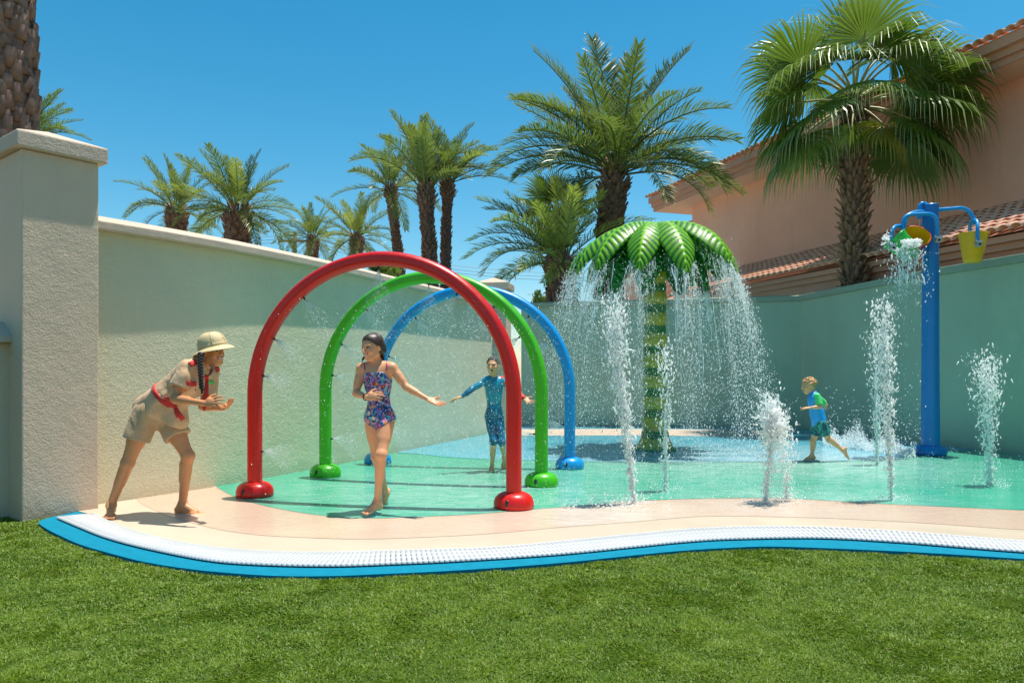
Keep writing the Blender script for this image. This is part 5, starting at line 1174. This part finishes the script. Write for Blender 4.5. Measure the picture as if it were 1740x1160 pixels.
def folds(S, amp, sc_=30, d=(0, 0, 1), seed=0):
    """cloth folds pressed into the field"""
    rg = np.random.default_rng(seed); G = [(S.lo[i] + np.arange(S.n[i]) * S.h).astype(np.float32).reshape([-1 if j == i else 1 for j in range(3)]) for i in range(3)]
    w_ = 0
    for k in range(5):
        v = rg.normal(size=3); v = nrm(v - np.asarray(d) * np.dot(v, d) * .8) * sc_ * (.6 + .9 * rg.random()); a = G[0] * v[0] + G[1] * v[1] + G[2] * v[2] + rg.random() * 6; v2 = rg.normal(size=3) * sc_ * .35; b = G[0] * v2[0] + G[1] * v2[1] + G[2] * v2[2]; w_ = w_ + np.sin(a + 1.2 * np.sin(b))
    S.g += (amp * w_ / 3).astype(np.float32)
from mathutils.bvhtree import BVHTree
def bvh_of(o):
    loc = V(*o.matrix_world.translation) if o.parent is None else V(*(o.parent.location)); v = np.array([x.co[:] for x in o.data.vertices]) + loc
    return BVHTree.FromPolygons([tuple(x) for x in v], [tuple(p.vertices) for p in o.data.polygons])
def surf(b, px, py):
    d = nrm(at(px, py, 1) - V(0, 0, CAM_H)); h_ = b.ray_cast(Vector((0, 0, CAM_H)), Vector(d)); return (V(*h_[0]), V(*h_[1])) if h_[0] is not None else (None, None)
def patch(name, b, px_pts, m, parent, L, th=.006, sub=5):
    """a small sewn-on piece of cloth that follows the garment below it"""
    P = [V(*q) for q in px_pts]; grid = [];
    for i in range(sub + 1):
        row = []
        for j in range(sub + 1):
            s_, t_ = i / sub, j / sub; q = (P[0] * (1 - s_) + P[1] * s_) * (1 - t_) + (P[3] * (1 - s_) + P[2] * s_) * t_; h_, n_ = surf(b, *q); row.append((h_, n_))
        grid.append(row)
    ok = [g for r_ in grid for g in r_ if g[0] is not None]
    if len(ok) < 4: return None
    mh = np.median([g[0] for g in ok], axis=0); mn = nrm(np.mean([g[1] for g in ok], axis=0)); v = []; f = []
    for r_ in grid:
        for g in r_:
            p = g[0] if g[0] is not None and np.linalg.norm(g[0] - mh) < .12 else mh; v.append(p + mn * .004 - L)
    n_ = sub + 1; N2 = n_ * n_; v2 = [p + mn * th for p in v]
    for i in range(sub):
        for j in range(sub): q = i * n_ + j; f += [(q, q + 1, q + n_ + 1, q + n_), (N2 + q, N2 + q + n_, N2 + q + n_ + 1, N2 + q + 1)]
    bd = [i for i in range(n_)] + [i * n_ + n_ - 1 for i in range(1, n_)] + [N2 - 1 - i for i in range(1, n_)] + [i * n_ for i in range(n_ - 2, 0, -1)]
    for a_, b_2 in zip(bd, bd[1:] + bd[:1]): f.append((a_, b_2, N2 + b_2, N2 + a_))
    return MB().add(v + v2, f).build(name, m, parent, True)
def tufts(S, c, F, r3, n, L, seed, sweep=(0, 0, 0)):
    l, f, u = F; rg = np.random.default_rng(seed)
    for k in range(n):
        d = rg.normal(size=3); d[2] = abs(d[2]) * .9 - .1; d /= np.linalg.norm(d)
        if d[1] > .45 and d[2] < .55: continue
        p = c - f * .014 + u * .018 + l * d[0] * r3[0] + f * d[1] * r3[1] + u * d[2] * r3[2]; t_ = nrm(np.cross(np.cross(l * d[0] + f * d[1] + u * d[2], f * .8 + u * rg.normal() * .3 + l * rg.normal() * .5), l * d[0] + f * d[1] + u * d[2]) + (l * d[0] + f * d[1] + u * d[2]) * .35 + np.asarray(sweep)); S.cap(p, p + t_ * L * (.6 + .7 * rg.random()), .0065, .003, .004)
def mkbody(root, ops, J, hs, base, h, **kw):
    lo, hi = ops_box(ops); S = SDF(lo, hi, h); replay(ops, S); return sdf_obj(S, 'body', M['skin'], root, root.location, colfn=skin_cols(J, hs, base, **kw), relax=1)

# ---- woman in khaki
Yw = 5.9
J = dict(neck=at(347, 619, 5.86), head=at(360, 597, 5.83), face=V(.88, -.44, .04), hup=V(-.10, -.05, .99), shR=at(318, 625, 5.73), shL=at(361, 633, 5.98), elR=at(297, 677, 5.67), wrR=at(348, 685, 5.55), elL=at(345, 690, 5.93), wrL=at(377, 693, 5.70),
         handR=(at(377, 681, 5.50) - at(348, 685, 5.55), V(.1, .9, -.3), V(0, .2, 1), .16, .18), handL=(at(396, 688, 5.62) - at(377, 693, 5.70), V(-.3, -.5, .75), V(.25, -.3, .9), .55, .2),
         hipR=at(249, 702, 5.87), hipL=at(284, 706, 5.99), knR=at(217, 786, 5.83), knL=at(319, 774, 5.93), anR=at(189, 857, 5.86), anL=at(310, 856, 6.0), toeR=(V(.42, -.9, -.05), V(0, 0, 1)), toeL=(V(1, -.22, -.06), V(0, 0, 1)))
wroot = thing('person', 'barefoot woman in pith helmet and khaki shirt with red sash, leaning forward', 'person', tuple(gp(265, 872)))
ops = body_ops(J, 1.0, 1.0, .98, True, .93, legs=1.08)
mkbody(wroot, ops, J, 1.0, (.68, .29, .12), .0045)
j = J['_']; L_ = V(*wroot.location)
waist = at(288, 673, 5.86)
lo, hi = ops_box(ops, ('torso', 'pelvis', 'arm'), .10); S = SDF(lo, hi, .006); replay(ops, S, ('torso',), .016)
hemc = at(262, 699, 5.92)
S.cap(waist, hemc, .125, .150, .04, flat=(nrm(V(.2, -.9, 0)), .85)); S.cap(waist, at(249, 688, 5.93), .10, .075, .05); S.cap(at(296, 690, 5.86), at(300, 712, 5.88), .09, .095, .05)
S.cap(j['ch'] - j['up'] * .05, waist, .13, .118, .05, flat=(j['fw'], .85))
for s_ in 'LR':
    d_ = nrm(J['el' + s_] - J['sh' + s_]); e_ = J['sh' + s_] * .36 + J['el' + s_] * .64; S.cap(J['sh' + s_], e_ + d_ * .06, .058, .088, .014, cut=(e_, d_))
folds(S, .0085, 46, j['up'], 1); S.clip(at(275, 713, 5.9), (-.37, 0, -.93))
for s_ in 'LR':   # open the sleeve ends
    e_ = J['sh' + s_] * .36 + J['el' + s_] * .64; S.cap(e_ + nrm(J['el' + s_] - J['sh' + s_]) * .04, e_ + nrm(J['el' + s_] - J['sh' + s_]) * .2, .066, .07, .004, True)
S.ell(J['neck'] + j['up'] * .055 + j['fw'] * .03, np.eye(3), V(.06, .06, .06), .01, True)
shirt = sdf_obj(S, 'shirt', M['khaki'], wroot, L_)
S = SDF(*ops_box(ops, ('thigh', 'pelvis'), .06), .006); replay(ops, S, ('pelvis',), .014)
for s_ in 'LR':
    d_ = nrm(J['kn' + s_] - J['hip' + s_]); e_ = J['hip' + s_] * .47 + J['kn' + s_] * .53; S.cap(J['hip' + s_], e_ + d_ * .08, .100, .104, .022, cut=(e_, d_))
folds(S, .0065, 42, (0, 0, 1), 2)
for s_ in 'LR':
    d_ = nrm(J['kn' + s_] - J['hip' + s_]); e_ = J['hip' + s_] * .47 + J['kn' + s_] * .53; S.cap(e_ + d_ * .06, e_ + d_ * .2, .086, .09, .004, True)
sdf_obj(S, 'shorts', M['khaki_d'], wroot, L_)
S = SDF(waist - .24, waist + .24, .006); S.cap(waist, hemc, .140, .165, .04, flat=(nrm(V(.2, -.9, 0)), .85)); S.cap(waist, at(249, 688, 5.93), .112, .087, .05); replay(ops, S, ('torso',), .026); S.cap(j['ch'] - j['up'] * .05, waist, .142, .130, .05, flat=(j['fw'], .85)); S.clip(waist + j['up'] * .012, j['up']); S.clip(waist - j['up'] * .026, -j['up'])
sash = sdf_obj(S, 'sash', M['redcloth'], wroot, L_)
bs = bvh_of(shirt); bsh = bvh_of(sash)
k0, _n = surf(bsh, 298, 690)
if k0 is None: k0 = at(298, 690, 5.7)
MB().ell(k0 - L_ + V(0, -.012, 0), (.022, .018, .02), 8).build('knot', M['redcloth'], sash, True)
for (x1, y1, w_) in ((303, 709, .014), (311, 713, .017)):
    p1 = at(x1, y1, k0[1] - .03); MB().tube([k0 - L_ + V(0, -.015, 0), (k0 + p1) / 2 - L_ + V(.004, -.022, 0), p1 - L_], [w_ * .7, w_ * 1.1, w_ * 1.25], 8, flat=.28, up=(0, 1, 0)).build('sash_end', M['redcloth'], sash, True)
patch('pocket_flap', bs, [(316, 647), (333, 648), (332, 656), (317, 655)], M['redcloth'], shirt, L_); 
patch('sash_panel', bs, [(279, 672), (290, 677), (298, 693), (283, 690)], M['redcloth'], sash, L_)
patch('epaulette', bs, [(319, 616), (331, 611), (336, 619), (324, 624)], M['redcloth'], shirt, L_, .008)
patch('epaulette', bs, [(364, 625), (370, 621), (372, 630), (367, 633)], M['redcloth'], shirt, L_, .008)
for q in ((332, 662), (321, 675), (338, 652)):
    h_, n_ = surf(bs, *q)
    if h_ is not None: MB().ell(h_ - L_ + n_ * .004, (.0065, .0065, .0065), 6).build('button', M['redcloth'], shirt, True)
tp, tn = surf(bs, 350, 636); tp = at(350, 636, 5.70) if tp is None else tp + tn * .012
P_ = [tp, at(351, 655, tp[1] - .03), at(349, 676, tp[1] - .045), at(347, 698, tp[1] - .045)]
MB().tube([p - L_ for p in catmull(P_, 5)], list(np.interp(np.linspace(0, 1, 16), [0, .25, .75, 1], [.016, .014, .026, .006])), 10, flat=.25, up=(0, 1, 0)).build('neckerchief', M['redcloth'], wroot, True)
P_ = [at(343, 622, 5.72), at(345, 636, 5.70), at(350, 644, tp[1] - .012)]; MB().tube([p - L_ for p in catmull(P_, 5)], .009, 8, flat=.5).build('neckerchief', M['redcloth'], wroot, True)
P_ = [at(360, 626, 5.78), at(356, 636, 5.72), at(350, 644, tp[1] - .012)]; MB().tube([p - L_ for p in catmull(P_, 5)], .009, 8, flat=.5).build('neckerchief', M['redcloth'], wroot, True)
nb_ = patch('name_badge', bs, [(352.5, 646), (362.5, 648), (361.5, 652.5), (351.5, 650.5)], M['tagm'], shirt, L_, .006, 3)
# collar
for (a_, b_c, c_c) in ((at(341, 615, 5.74), at(339, 627, 5.70), at(347, 636, 5.69)), (at(357, 619, 5.80), at(362, 628, 5.77), at(355, 640, 5.71))):
    MB().tube([p - L_ for p in catmull([a_, b_c, c_c], 4)], [.014] * 5 + [.02] * 3 + [.008], 8, flat=.35, up=(0, 1, 0)).build('collar', M['khaki'], shirt, True)
u, f, l, c = J['_h']
hu = nrm(V(-.235, -.06, .97)); hf = nrm(f - hu * np.dot(f, hu)); hl = np.cross(hu, hf); HM = np.stack([hf, hl, hu], 1); hc = at(361.5, 590.5, 5.83)
crown = [(.112, -.004), (.113, .02), (.110, .05), (.099, .083), (.078, .107), (.045, .120), (.012, .124)]
hat = MB().lathe(crown, 36, hc - L_, HM, 1.06, .92).build('pith_helmet', M['straw'], wroot, True)
v = []; n = 40; f_ = []
for i, (r_, z) in enumerate([(.108, .006), (.125, .0), (.150, -.012), (.170, -.026), (.173, -.031), (.169, -.030), (.148, -.018), (.122, -.007), (.106, -.002)]):
    for k in range(n): a_ = 2 * math.pi * k / n; v.append(HM @ V(r_ * 1.0 * math.cos(a_) * (1.04 if math.cos(a_) > 0 else 1.02), r_ * .88 * math.sin(a_), z - .010 * math.cos(a_) ** 2 * (r_ - .1) / .07) + hc - L_)
for i in range(8):
    for k in range(n): f_.append((i * n + k, i * n + (k + 1) % n, (i + 1) * n + (k + 1) % n, (i + 1) * n + k))
MB().add(v, f_).build('brim', M['straw'], hat, True)
for k in range(6):
    a_ = k * math.pi / 3 + .3; MB().tube([HM @ V((r_ + .0015) * 1.06 * math.cos(a_), (r_ + .0015) * .92 * math.sin(a_), z) + hc - L_ for r_, z in crown], .0022, 5).build('seam', M['straw'], hat, True)
MB().lathe([(.1135, .004), (.1150, .010), (.1145, .022), (.113, .027)], 36, hc - L_, HM, 1.06, .92).build('band', M['straw'], hat, True)
for k in range(8):
    a_ = k * math.pi / 4 + .15; MB().ell(HM @ V(.108 * 1.06 * math.cos(a_), .108 * .92 * math.sin(a_), .055) + hc - L_, (.0035,) * 3, 6).build('vent_hole', M['black'], hat)
S = SDF(c - .16, c + .16, .005); S.ell(c - f * .014 + u * .012, np.stack([l, f, u]), V(.083, .096, .092), .01); S.clip(c + f * .005 + u * .02, nrm(f * 1.0 + u * .0)); S.clip(c - u * .07, -u)
S.cap(c - f * .05 - l * .062 - u * .02, at(341, 603, 5.68), .024, .022, .02); sdf_obj(S, 'hair', M['hair_b'], wroot, L_)
b0 = at(340.5, 601, 5.675); bz = at(343, 661, 5.60); bm_ = MB()
for k in range(24):
    t_ = k / 23; p = b0 * (1 - t_) + bz * t_ + V(.006 * (1 if k % 2 else -1), -.012 * math.sin(t_ * 3), 0); bm_.ell(p - L_, (.0165 * (1 - .35 * t_), .015, .016), 8, Matrix.Rotation(.6 * (1 if k % 2 else -1), 3, 'Y'))
bm_.ell(bz - L_ - V(0, 0, .01), (.009, .009, .03), 6); bm_.build('braid', M['hair_b'], wroot, True)
MB().ell(c - L_ - l * .082 - f * .004 - u * .048, (.005, .005, .007), 6).build('earring', M['metal'], wroot, True)

# ---- girl in floral swimsuit
J = dict(neck=at(641, 620, 6.02), head=at(632.5, 588.5, 5.97), face=V(-.58, -.80, -.22), hup=V(-.12, -.12, .98), shR=at(614, 626, 6.04), shL=at(667, 625, 5.99), elR=at(605, 668, 6.01), wrR=at(623, 674.5, 5.86), elL=at(690, 657, 5.97), wrL=at(727, 678, 5.88),
         handR=(at(641, 672, 5.82) - at(623, 674.5, 5.86), V(.2, .9, -.3), V(0, 0, 1), .75, .1), handL=(at(750, 688, 5.84) - at(727, 678, 5.88), V(.1, -.35, .95), V(.5, .3, .8), .10, .42),
         hipR=at(634, 710, 6.06), hipL=at(656, 710, 6.0), knL=at(648, 772, 5.86), anL=at(641, 852, 5.93), knR=at(640, 776, 6.12), anR=at(655, 837, 6.36), toeL=(V(-.42, -.88, -.02), V(0, -.1, 1)), toeR=(V(-.15, -.42, -.85), V(0, -.85, .45)), fsz=1.05, hsz=1.1)
groot = thing('person', 'girl in flowery blue swimsuit striding out from under the red arch', 'person', tuple(gp(645, 874)))
s_g = .865; ops = body_ops(J, s_g, .95, .88, False, .93, legs=1.05)
mkbody(groot, ops, J, .95, (.78, .37, .185), .004, smile=1.0)
L_ = V(*groot.location); j = J['_']
t = NT('flower_print'); col_n = t.n('ShaderNodeTexVoronoi'); col_n.inputs['Scale'].default_value = 26; t.l(t.co(), col_n.inputs['Vector']); sc2 = t.n('ShaderNodeSeparateColor'); t.l(col_n.outputs['Color'], sc2.inputs[0])
pal = t.n('ShaderNodeValToRGB'); pal.color_ramp.interpolation = 'CONSTANT'; cols = [(.02, .10, .42), (.55, .05, .20), (.03, .32, .62), (.70, .22, .03), (.02, .03, .08), (.66, .62, .60), (.25, .12, .45), (.05, .42, .50), (.45, .03, .05)]
while len(pal.color_ramp.elements) < len(cols): pal.color_ramp.elements.new(.5)
for i, cc_ in enumerate(cols): pal.color_ramp.elements[i].position = i / len(cols); pal.color_ramp.elements[i].color = (*cc_, 1)
t.l(sc2.outputs[0], pal.inputs['Fac'])
pet = t.math('GREATER_THAN', t.math('ADD', col_n.outputs['Distance'], t.math('MULTIPLY', t.math('SUBTRACT', t.noise(90, 2), .5), .35)), .42)
v3 = t.n('ShaderNodeTexVoronoi'); v3.inputs['Scale'].default_value = 70; t.l(t.co(), v3.inputs['Vector']); s3 = t.n('ShaderNodeSeparateColor'); t.l(v3.outputs['Color'], s3.inputs[0])
bgc = t.ramp(s3.outputs[0], [(.2, (.012, .03, .14)), (.5, (.03, .2, .42)), (.7, (.5, .5, .55)), (.9, (.55, .10, .25))])
c = t.mix(pet, pal.outputs[0], bgc); ctr = t.math('LESS_THAN', col_n.outputs['Distance'], .13); c = t.mix(ctr, c, (.80, .62, .10)); t.fin(c, .35, t.bump(t.noise(10, 3), .2, .01)); M['floral'] = t.m
M['magenta'] = varied('magenta_trim', (.50, .02, .22), .5, .1)
S = SDF(*ops_box(ops, ('torso', 'pelvis'), .03), .004); replay(ops, S, ('torso', 'pelvis', 'thigh', 'neck'), .0045)
top_ = j['pel'] + j['up'] * j['T'] * .86; S.clip(top_, nrm(j['up'] - j['fw'] * .05))
for sg in (-1, 1):
    S.clip(top_ + j['sL'] * sg * .098 * s_g, nrm(j['sL'] * sg * .85 + j['up'] * .45))
    S.clip(j['pel'] + j['sL'] * sg * .062 * s_g - j['up'] * .075 * s_g, nrm(-j['up'] * .86 + j['sL'] * sg * .5))
S.clip(j['pel'] - j['up'] * .125 * s_g, -j['up']); suit = sdf_obj(S, 'swimsuit', M['floral'], groot, L_); bs = bvh_of(suit)
bdy = [o for o in groot.children if o.name.startswith('body')][0]; bb = bvh_of(bdy)
def strap(pts, rad, m, name, parent):
    P = []
    for q in pts:
        h_, n_ = surf(bb, *q)
        if h_ is not None: P.append(h_ + n_ * rad * .5 - L_)
    if len(P) > 1: MB().tube(catmull(P, 3), rad, 6).build(name, m, parent, True)
strap([(620, 629), (620, 626), (619.5, 622), (620, 618.5)], .0045, M['magenta'], 'strap', suit); strap([(656.5, 629), (657, 626), (657.5, 621), (657, 617)], .0045, M['magenta'], 'strap', suit)
def trim(pts, rad):
    P = []
    for q in pts:
        h_, n_ = surf(bs, *q)
        if h_ is not None: P.append(h_ + n_ * .001 - L_)
    if len(P) > 1: MB().tube(catmull(P, 3), rad, 6).build('neckline_trim', M['magenta'], suit, True)
trim([(x, 627.8 + 2.2 * (1 - ((x - 638) / 19) ** 2)) for x in range(620, 658, 4)], .004)
u, f, l, c = J['_h']; hs_ = .95
S = SDF(c - .24, c + .16, .004); S.ell(c - f * .014 + u * .018, np.stack([l, f, u]), V(.084, .100, .094), .01); S.clip(c + f * .060 + u * .056, nrm(f * 1 - u * .85)); S.clip(c - f * .0 - u * .03, nrm(-u + f * .9))
for sg in (-1, 1):
    for q in range(6):
        a_ = c + l * sg * (.070 - .002 * q) - f * (.012 + .014 * q) - u * .0; S.cap(a_, a_ - u * .055 - l * sg * .010, .012, .011, .012)
for q in range(4):
    a_ = c + l * (.060 - .012 * q) - f * (.045 + .012 * q) - u * .04; b_ = at(650.5 - 1.5 * q, 604 + q, 6.02 + .02 * q); c2 = at(653.5 - 2 * q, 620 + 1.5 * q, 5.985 + .02 * q); S.cap(a_, b_, .016, .012, .012); S.cap(b_, c2, .012, .005, .01)
a_ = c - l * .07 - f * .02 - u * .045; S.cap(a_, at(617, 609, 6.0), .013, .011, .01); S.cap(at(617, 609, 6.0), at(614.5, 616, 5.99), .010, .005, .01)
folds(S, .003, 90, (0, 0, 1), 5); sdf_obj(S, 'hair', M['hair_br'], groot, L_)
wr = J['wrR']; d_ = nrm(J['wrR'] - J['elR']); A_v = nrm(np.cross(d_, V(0, 0, 1))); B_v = np.cross(d_, A_v)
MB().tube([wr - d_ * .01 + (A_v * math.cos(q) + B_v * math.sin(q)) * .026 - L_ for q in np.linspace(0, 2 * math.pi, 15)], .004, 6).build('bracelet', M['black'], groot, True)

# ---- boy in long blue suit
J = dict(neck=at(839.5, 641.5, 8.5), head=at(838, 620.5, 8.43), face=V(-.28, -.95, .02), hup=V(0, 0, 1), shR=at(824, 647.5, 8.5), shL=at(854, 647.5, 8.5), elR=at(801.5, 661.5, 8.43), wrR=at(784, 674, 8.36), elL=at(875, 664, 8.47), wrL=at(890, 676, 8.36),
         handR=(V(-.9, -.1, -.25), V(0, -.2, -1), V(-.1, -1, .1), .3, .35), handL=(at(901, 684, 8.3) - at(890, 676, 8.36), V(0, -.6, .8), V(.6, -.2, .6), .12, .5),
         hipR=at(832.5, 707, 8.5), hipL=at(847, 707, 8.5), knR=at(838.5, 750, 8.40), anR=at(836, 795, 8.5), knL=at(852.5, 751, 8.38), anL=at(857, 776, 8.66), toeR=(V(-.35, -.93, -.05), V(0, 0, 1)), toeL=(V(-.1, -.35, -.93), V(0, -.93, .35)), hsz=1.15)
broot = thing('person', 'laughing boy in long sleeved blue swimsuit with arms spread, behind the red arch', 'person', tuple(gp(836, 801)))
s_b = .77; ops = body_ops(J, s_b, .90, .84, False, .88, 1.4, .86); mkbody(broot, ops, J, .90, (.76, .38, .20), .0045, smile=0, mo=1.2, brow=(.03, .02, .012))
L_ = V(*broot.location); j = J['_']
t = NT('blue_suit'); f1 = t.noise(70, 4, .8); f2 = t.noise(5, 3); gx = t.n('ShaderNodeSeparateXYZ'); t.l(t.co(), gx.inputs[0])
zz = t.math('ADD', gx.outputs['Z'], t.math('MULTIPLY', gx.outputs['X'], .9)); up_z = t.ramp(t.math('ADD', zz, t.math('MULTIPLY', t.math('SUBTRACT', f2, .5), .3)), [(.68, 0), (.82, 1)])
c1 = t.ramp(f1, [(.44, (.006, .035, .10)), (.56, (.02, .22, .38))]); c2_ = t.ramp(f1, [(.40, (.008, .07, .17)), (.54, (.02, .34, .50))]); t.fin(t.mix(up_z, c1, c2_), .3, t.bump(t.noise(14, 3), .25, .015)); M['suit'] = t.m
S = SDF(*ops_box(ops, ('torso', 'pelvis', 'thigh', 'arm', 'forearm', 'shin'), .03), .005); replay(ops, S, ('torso', 'pelvis', 'thigh', 'arm', 'forearm', 'shin'), .006)
for s_ in 'LR':
    d_ = nrm(J['an' + s_] - J['kn' + s_]); p = J['kn' + s_] + d_ * .035; S.cap(p + d_ * .07, p + d_ * .5, .085, .085, .002, True)
    d_ = nrm(J['wr' + s_] - J['el' + s_]); S.cap(J['wr' + s_] + d_ * .045, J['wr' + s_] + d_ * .2, .045, .045, .002, True)
S.ell(J['neck'] + V(0, -.01, .055), np.eye(3), V(.055, .055, .045), .008, True)
folds(S, .003, 40, (0, 0, 1), 8); suit = sdf_obj(S, 'swimsuit', M['suit'], broot, L_)
a_, b_2 = J['shL'], J['elL']; S = SDF(np.minimum(a_, J['wrL']) - .12, np.maximum(a_, J['wrL']) + .12, .005); S.cap(a_ + V(-.02, 0, .01), a_ * .7 + b_2 * .3, .052, .040, .01); S.cap(J['elL'] * .55 + J['wrL'] * .45, J['wrL'], .036, .029, .01); sdf_obj(S, 'red_sleeve_panel', M['redcloth'], suit, L_)
hz, hn_ = surf(bvh_of(suit), 842, 733)
if hz is not None: MB().tube([hz - L_ + V(0, -.004, -.05), hz - L_ + V(.008, -.004, .05)], .004, 5).build('zip', M['redcloth'], suit)
u, f, l, c = J['_h']; S = SDF(c - .16, c + .16, .0045); S.ell(c - f * .013 + u * .018, np.stack([l, f, u]), V(.0725, .089, .086), .01); S.clip(c + f * .045 + u * .048, nrm(f - u * .7)); S.clip(c - u * .02, nrm(-u + f * .7)); tufts(S, c, (l, f, u), (.071, .088, .085), 90, .02, 1); sdf_obj(S, 'hair', M['hair_br'], broot, L_)

# ---- toddler running left
J = dict(neck=at(1381, 668, 9.45), head=at(1374, 654.5, 9.45), face=V(-.95, -.12, -.24), hup=V(-.2, 0, .98), shL=at(1388, 674.5, 9.36), shR=at(1386, 674.5, 9.54), elL=at(1393.5, 691, 9.32), wrL=at(1375, 692.5, 9.29), elR=at(1403, 688, 9.60), wrR=at(1393, 699, 9.63),
         handL=(V(-1, -.05, -.05), V(0, .2, -1), V(-.1, .9, .2), .45, .2), handR=(V(-.9, 0, -.3), V(0, -.3, -1), V(0, -1, 0), .5, .2), hipL=at(1394, 722, 9.40), hipR=at(1391, 722, 9.49), knL=at(1409, 747, 9.40), anL=at(1432, 765, 9.42), knR=at(1381, 750, 9.50), anR=at(1380, 773.5, 9.49),
         toeL=(V(.22, 0, -.97), V(-.97, -.1, -.2)), toeR=(V(-1, -.08, -.10), V(0, 0, 1)), hsz=1.1, fsz=1.05)
troot = thing('person', 'blond toddler in blue and green shirt running left by the foaming splash', 'person', tuple(gp(1390, 784)))
s_t = .64; ops = body_ops(J, s_t, .88, 1.02, False, 1.0, legs=1.0); mkbody(troot, ops, J, .88, (.72, .36, .19), .0045, brow=(.35, .2, .09), smile=0)
L_ = V(*troot.location); j = J['_']
t = NT('blue_shirt'); c = t.ramp(t.noise(6, 4), [(.35, (.012, .25, .66)), (.7, (.02, .34, .78))]); t.fin(c, .45, t.bump(t.noise(16, 3), .3, .015)); M['tshirt'] = t.m
M['tsleeve'] = cloth_mat('green_sleeve_cloth', (.06, .60, .16), .5)
t = NT('green_shorts_print'); vo = t.noise(17, 3, .6, dist=1.2); c = t.ramp(vo, [(.44, (.01, .36, .22)), (.50, (.02, .05, .11)), (.60, (.02, .06, .13)), (.64, (.02, .42, .26))]); t.fin(c, .6, t.bump(t.noise(16, 3), .4, .02)); M['tshorts'] = t.m
S = SDF(*ops_box(ops, ('torso', 'pelvis'), .05), .0045); replay(ops, S, ('torso',), .012); S.cap(j['pel'] + j['up'] * .16, j['pel'] + j['up'] * .02, .088, .092, .04, flat=(V(0, 1, 0), .95)); folds(S, .004, 40, (0, 0, 1), 3); S.clip(j['pel'] + V(0, 0, -.005), V(.1, 0, -1)); S.ell(J['neck'] + V(0, 0, .05), np.eye(3), V(.05, .05, .04), .008, True); ts = sdf_obj(S, 'shirt', M['tshirt'], troot, L_)
for s_ in 'LR':
    a_, b_2 = J['sh' + s_], J['el' + s_]; S = SDF(np.minimum(a_, b_2) - .1, np.maximum(a_, b_2) + .1, .0045); d_ = nrm(b_2 - a_); S.cap(a_ + V(0, 0, .012), b_2, .044, .048, .01, cut=(a_ * .2 + b_2 * .8, d_)); folds(S, .004, 45, d_, 4); S.cap(a_ * .2 + b_2 * .8, b_2 + d_ * .1, .034, .036, .003, True); sdf_obj(S, 'sleeve', M['tsleeve'], ts, L_)
S = SDF(*ops_box(ops, ('thigh', 'pelvis'), .06), .0045); replay(ops, S, ('pelvis',), .014)
for s_ in 'LR':
    d_ = nrm(J['kn' + s_] - J['hip' + s_]); e_ = J['hip' + s_] * .36 + J['kn' + s_] * .64; S.cap(J['hip' + s_], e_ + d_ * .08, .070, .080, .02, cut=(e_, d_))
folds(S, .006, 40, (0, 0, 1), 7); S.clip(j['pel'] + V(0, 0, .06), V(0, 0, 1))
for s_ in 'LR':
    d_ = nrm(J['kn' + s_] - J['hip' + s_]); e_ = J['hip' + s_] * .36 + J['kn' + s_] * .64; S.cap(e_ + d_ * .03, e_ + d_ * .15, .058, .06, .003, True)
sdf_obj(S, 'shorts', M['tshorts'], troot, L_)
u, f, l, c = J['_h']; S = SDF(c - .16, c + .16, .0045); S.ell(c - f * .014 + u * .018, np.stack([l, f, u]), V(.071, .088, .084), .01); S.clip(c + f * .045 + u * .045, nrm(f - u * .45)); S.clip(c - u * .02 + f * .0, nrm(-u + f * .8)); tufts(S, c, (l, f, u), (.070, .087, .083), 150, .024, 2); sdf_obj(S, 'hair', M['hair_bl'], troot, L_)
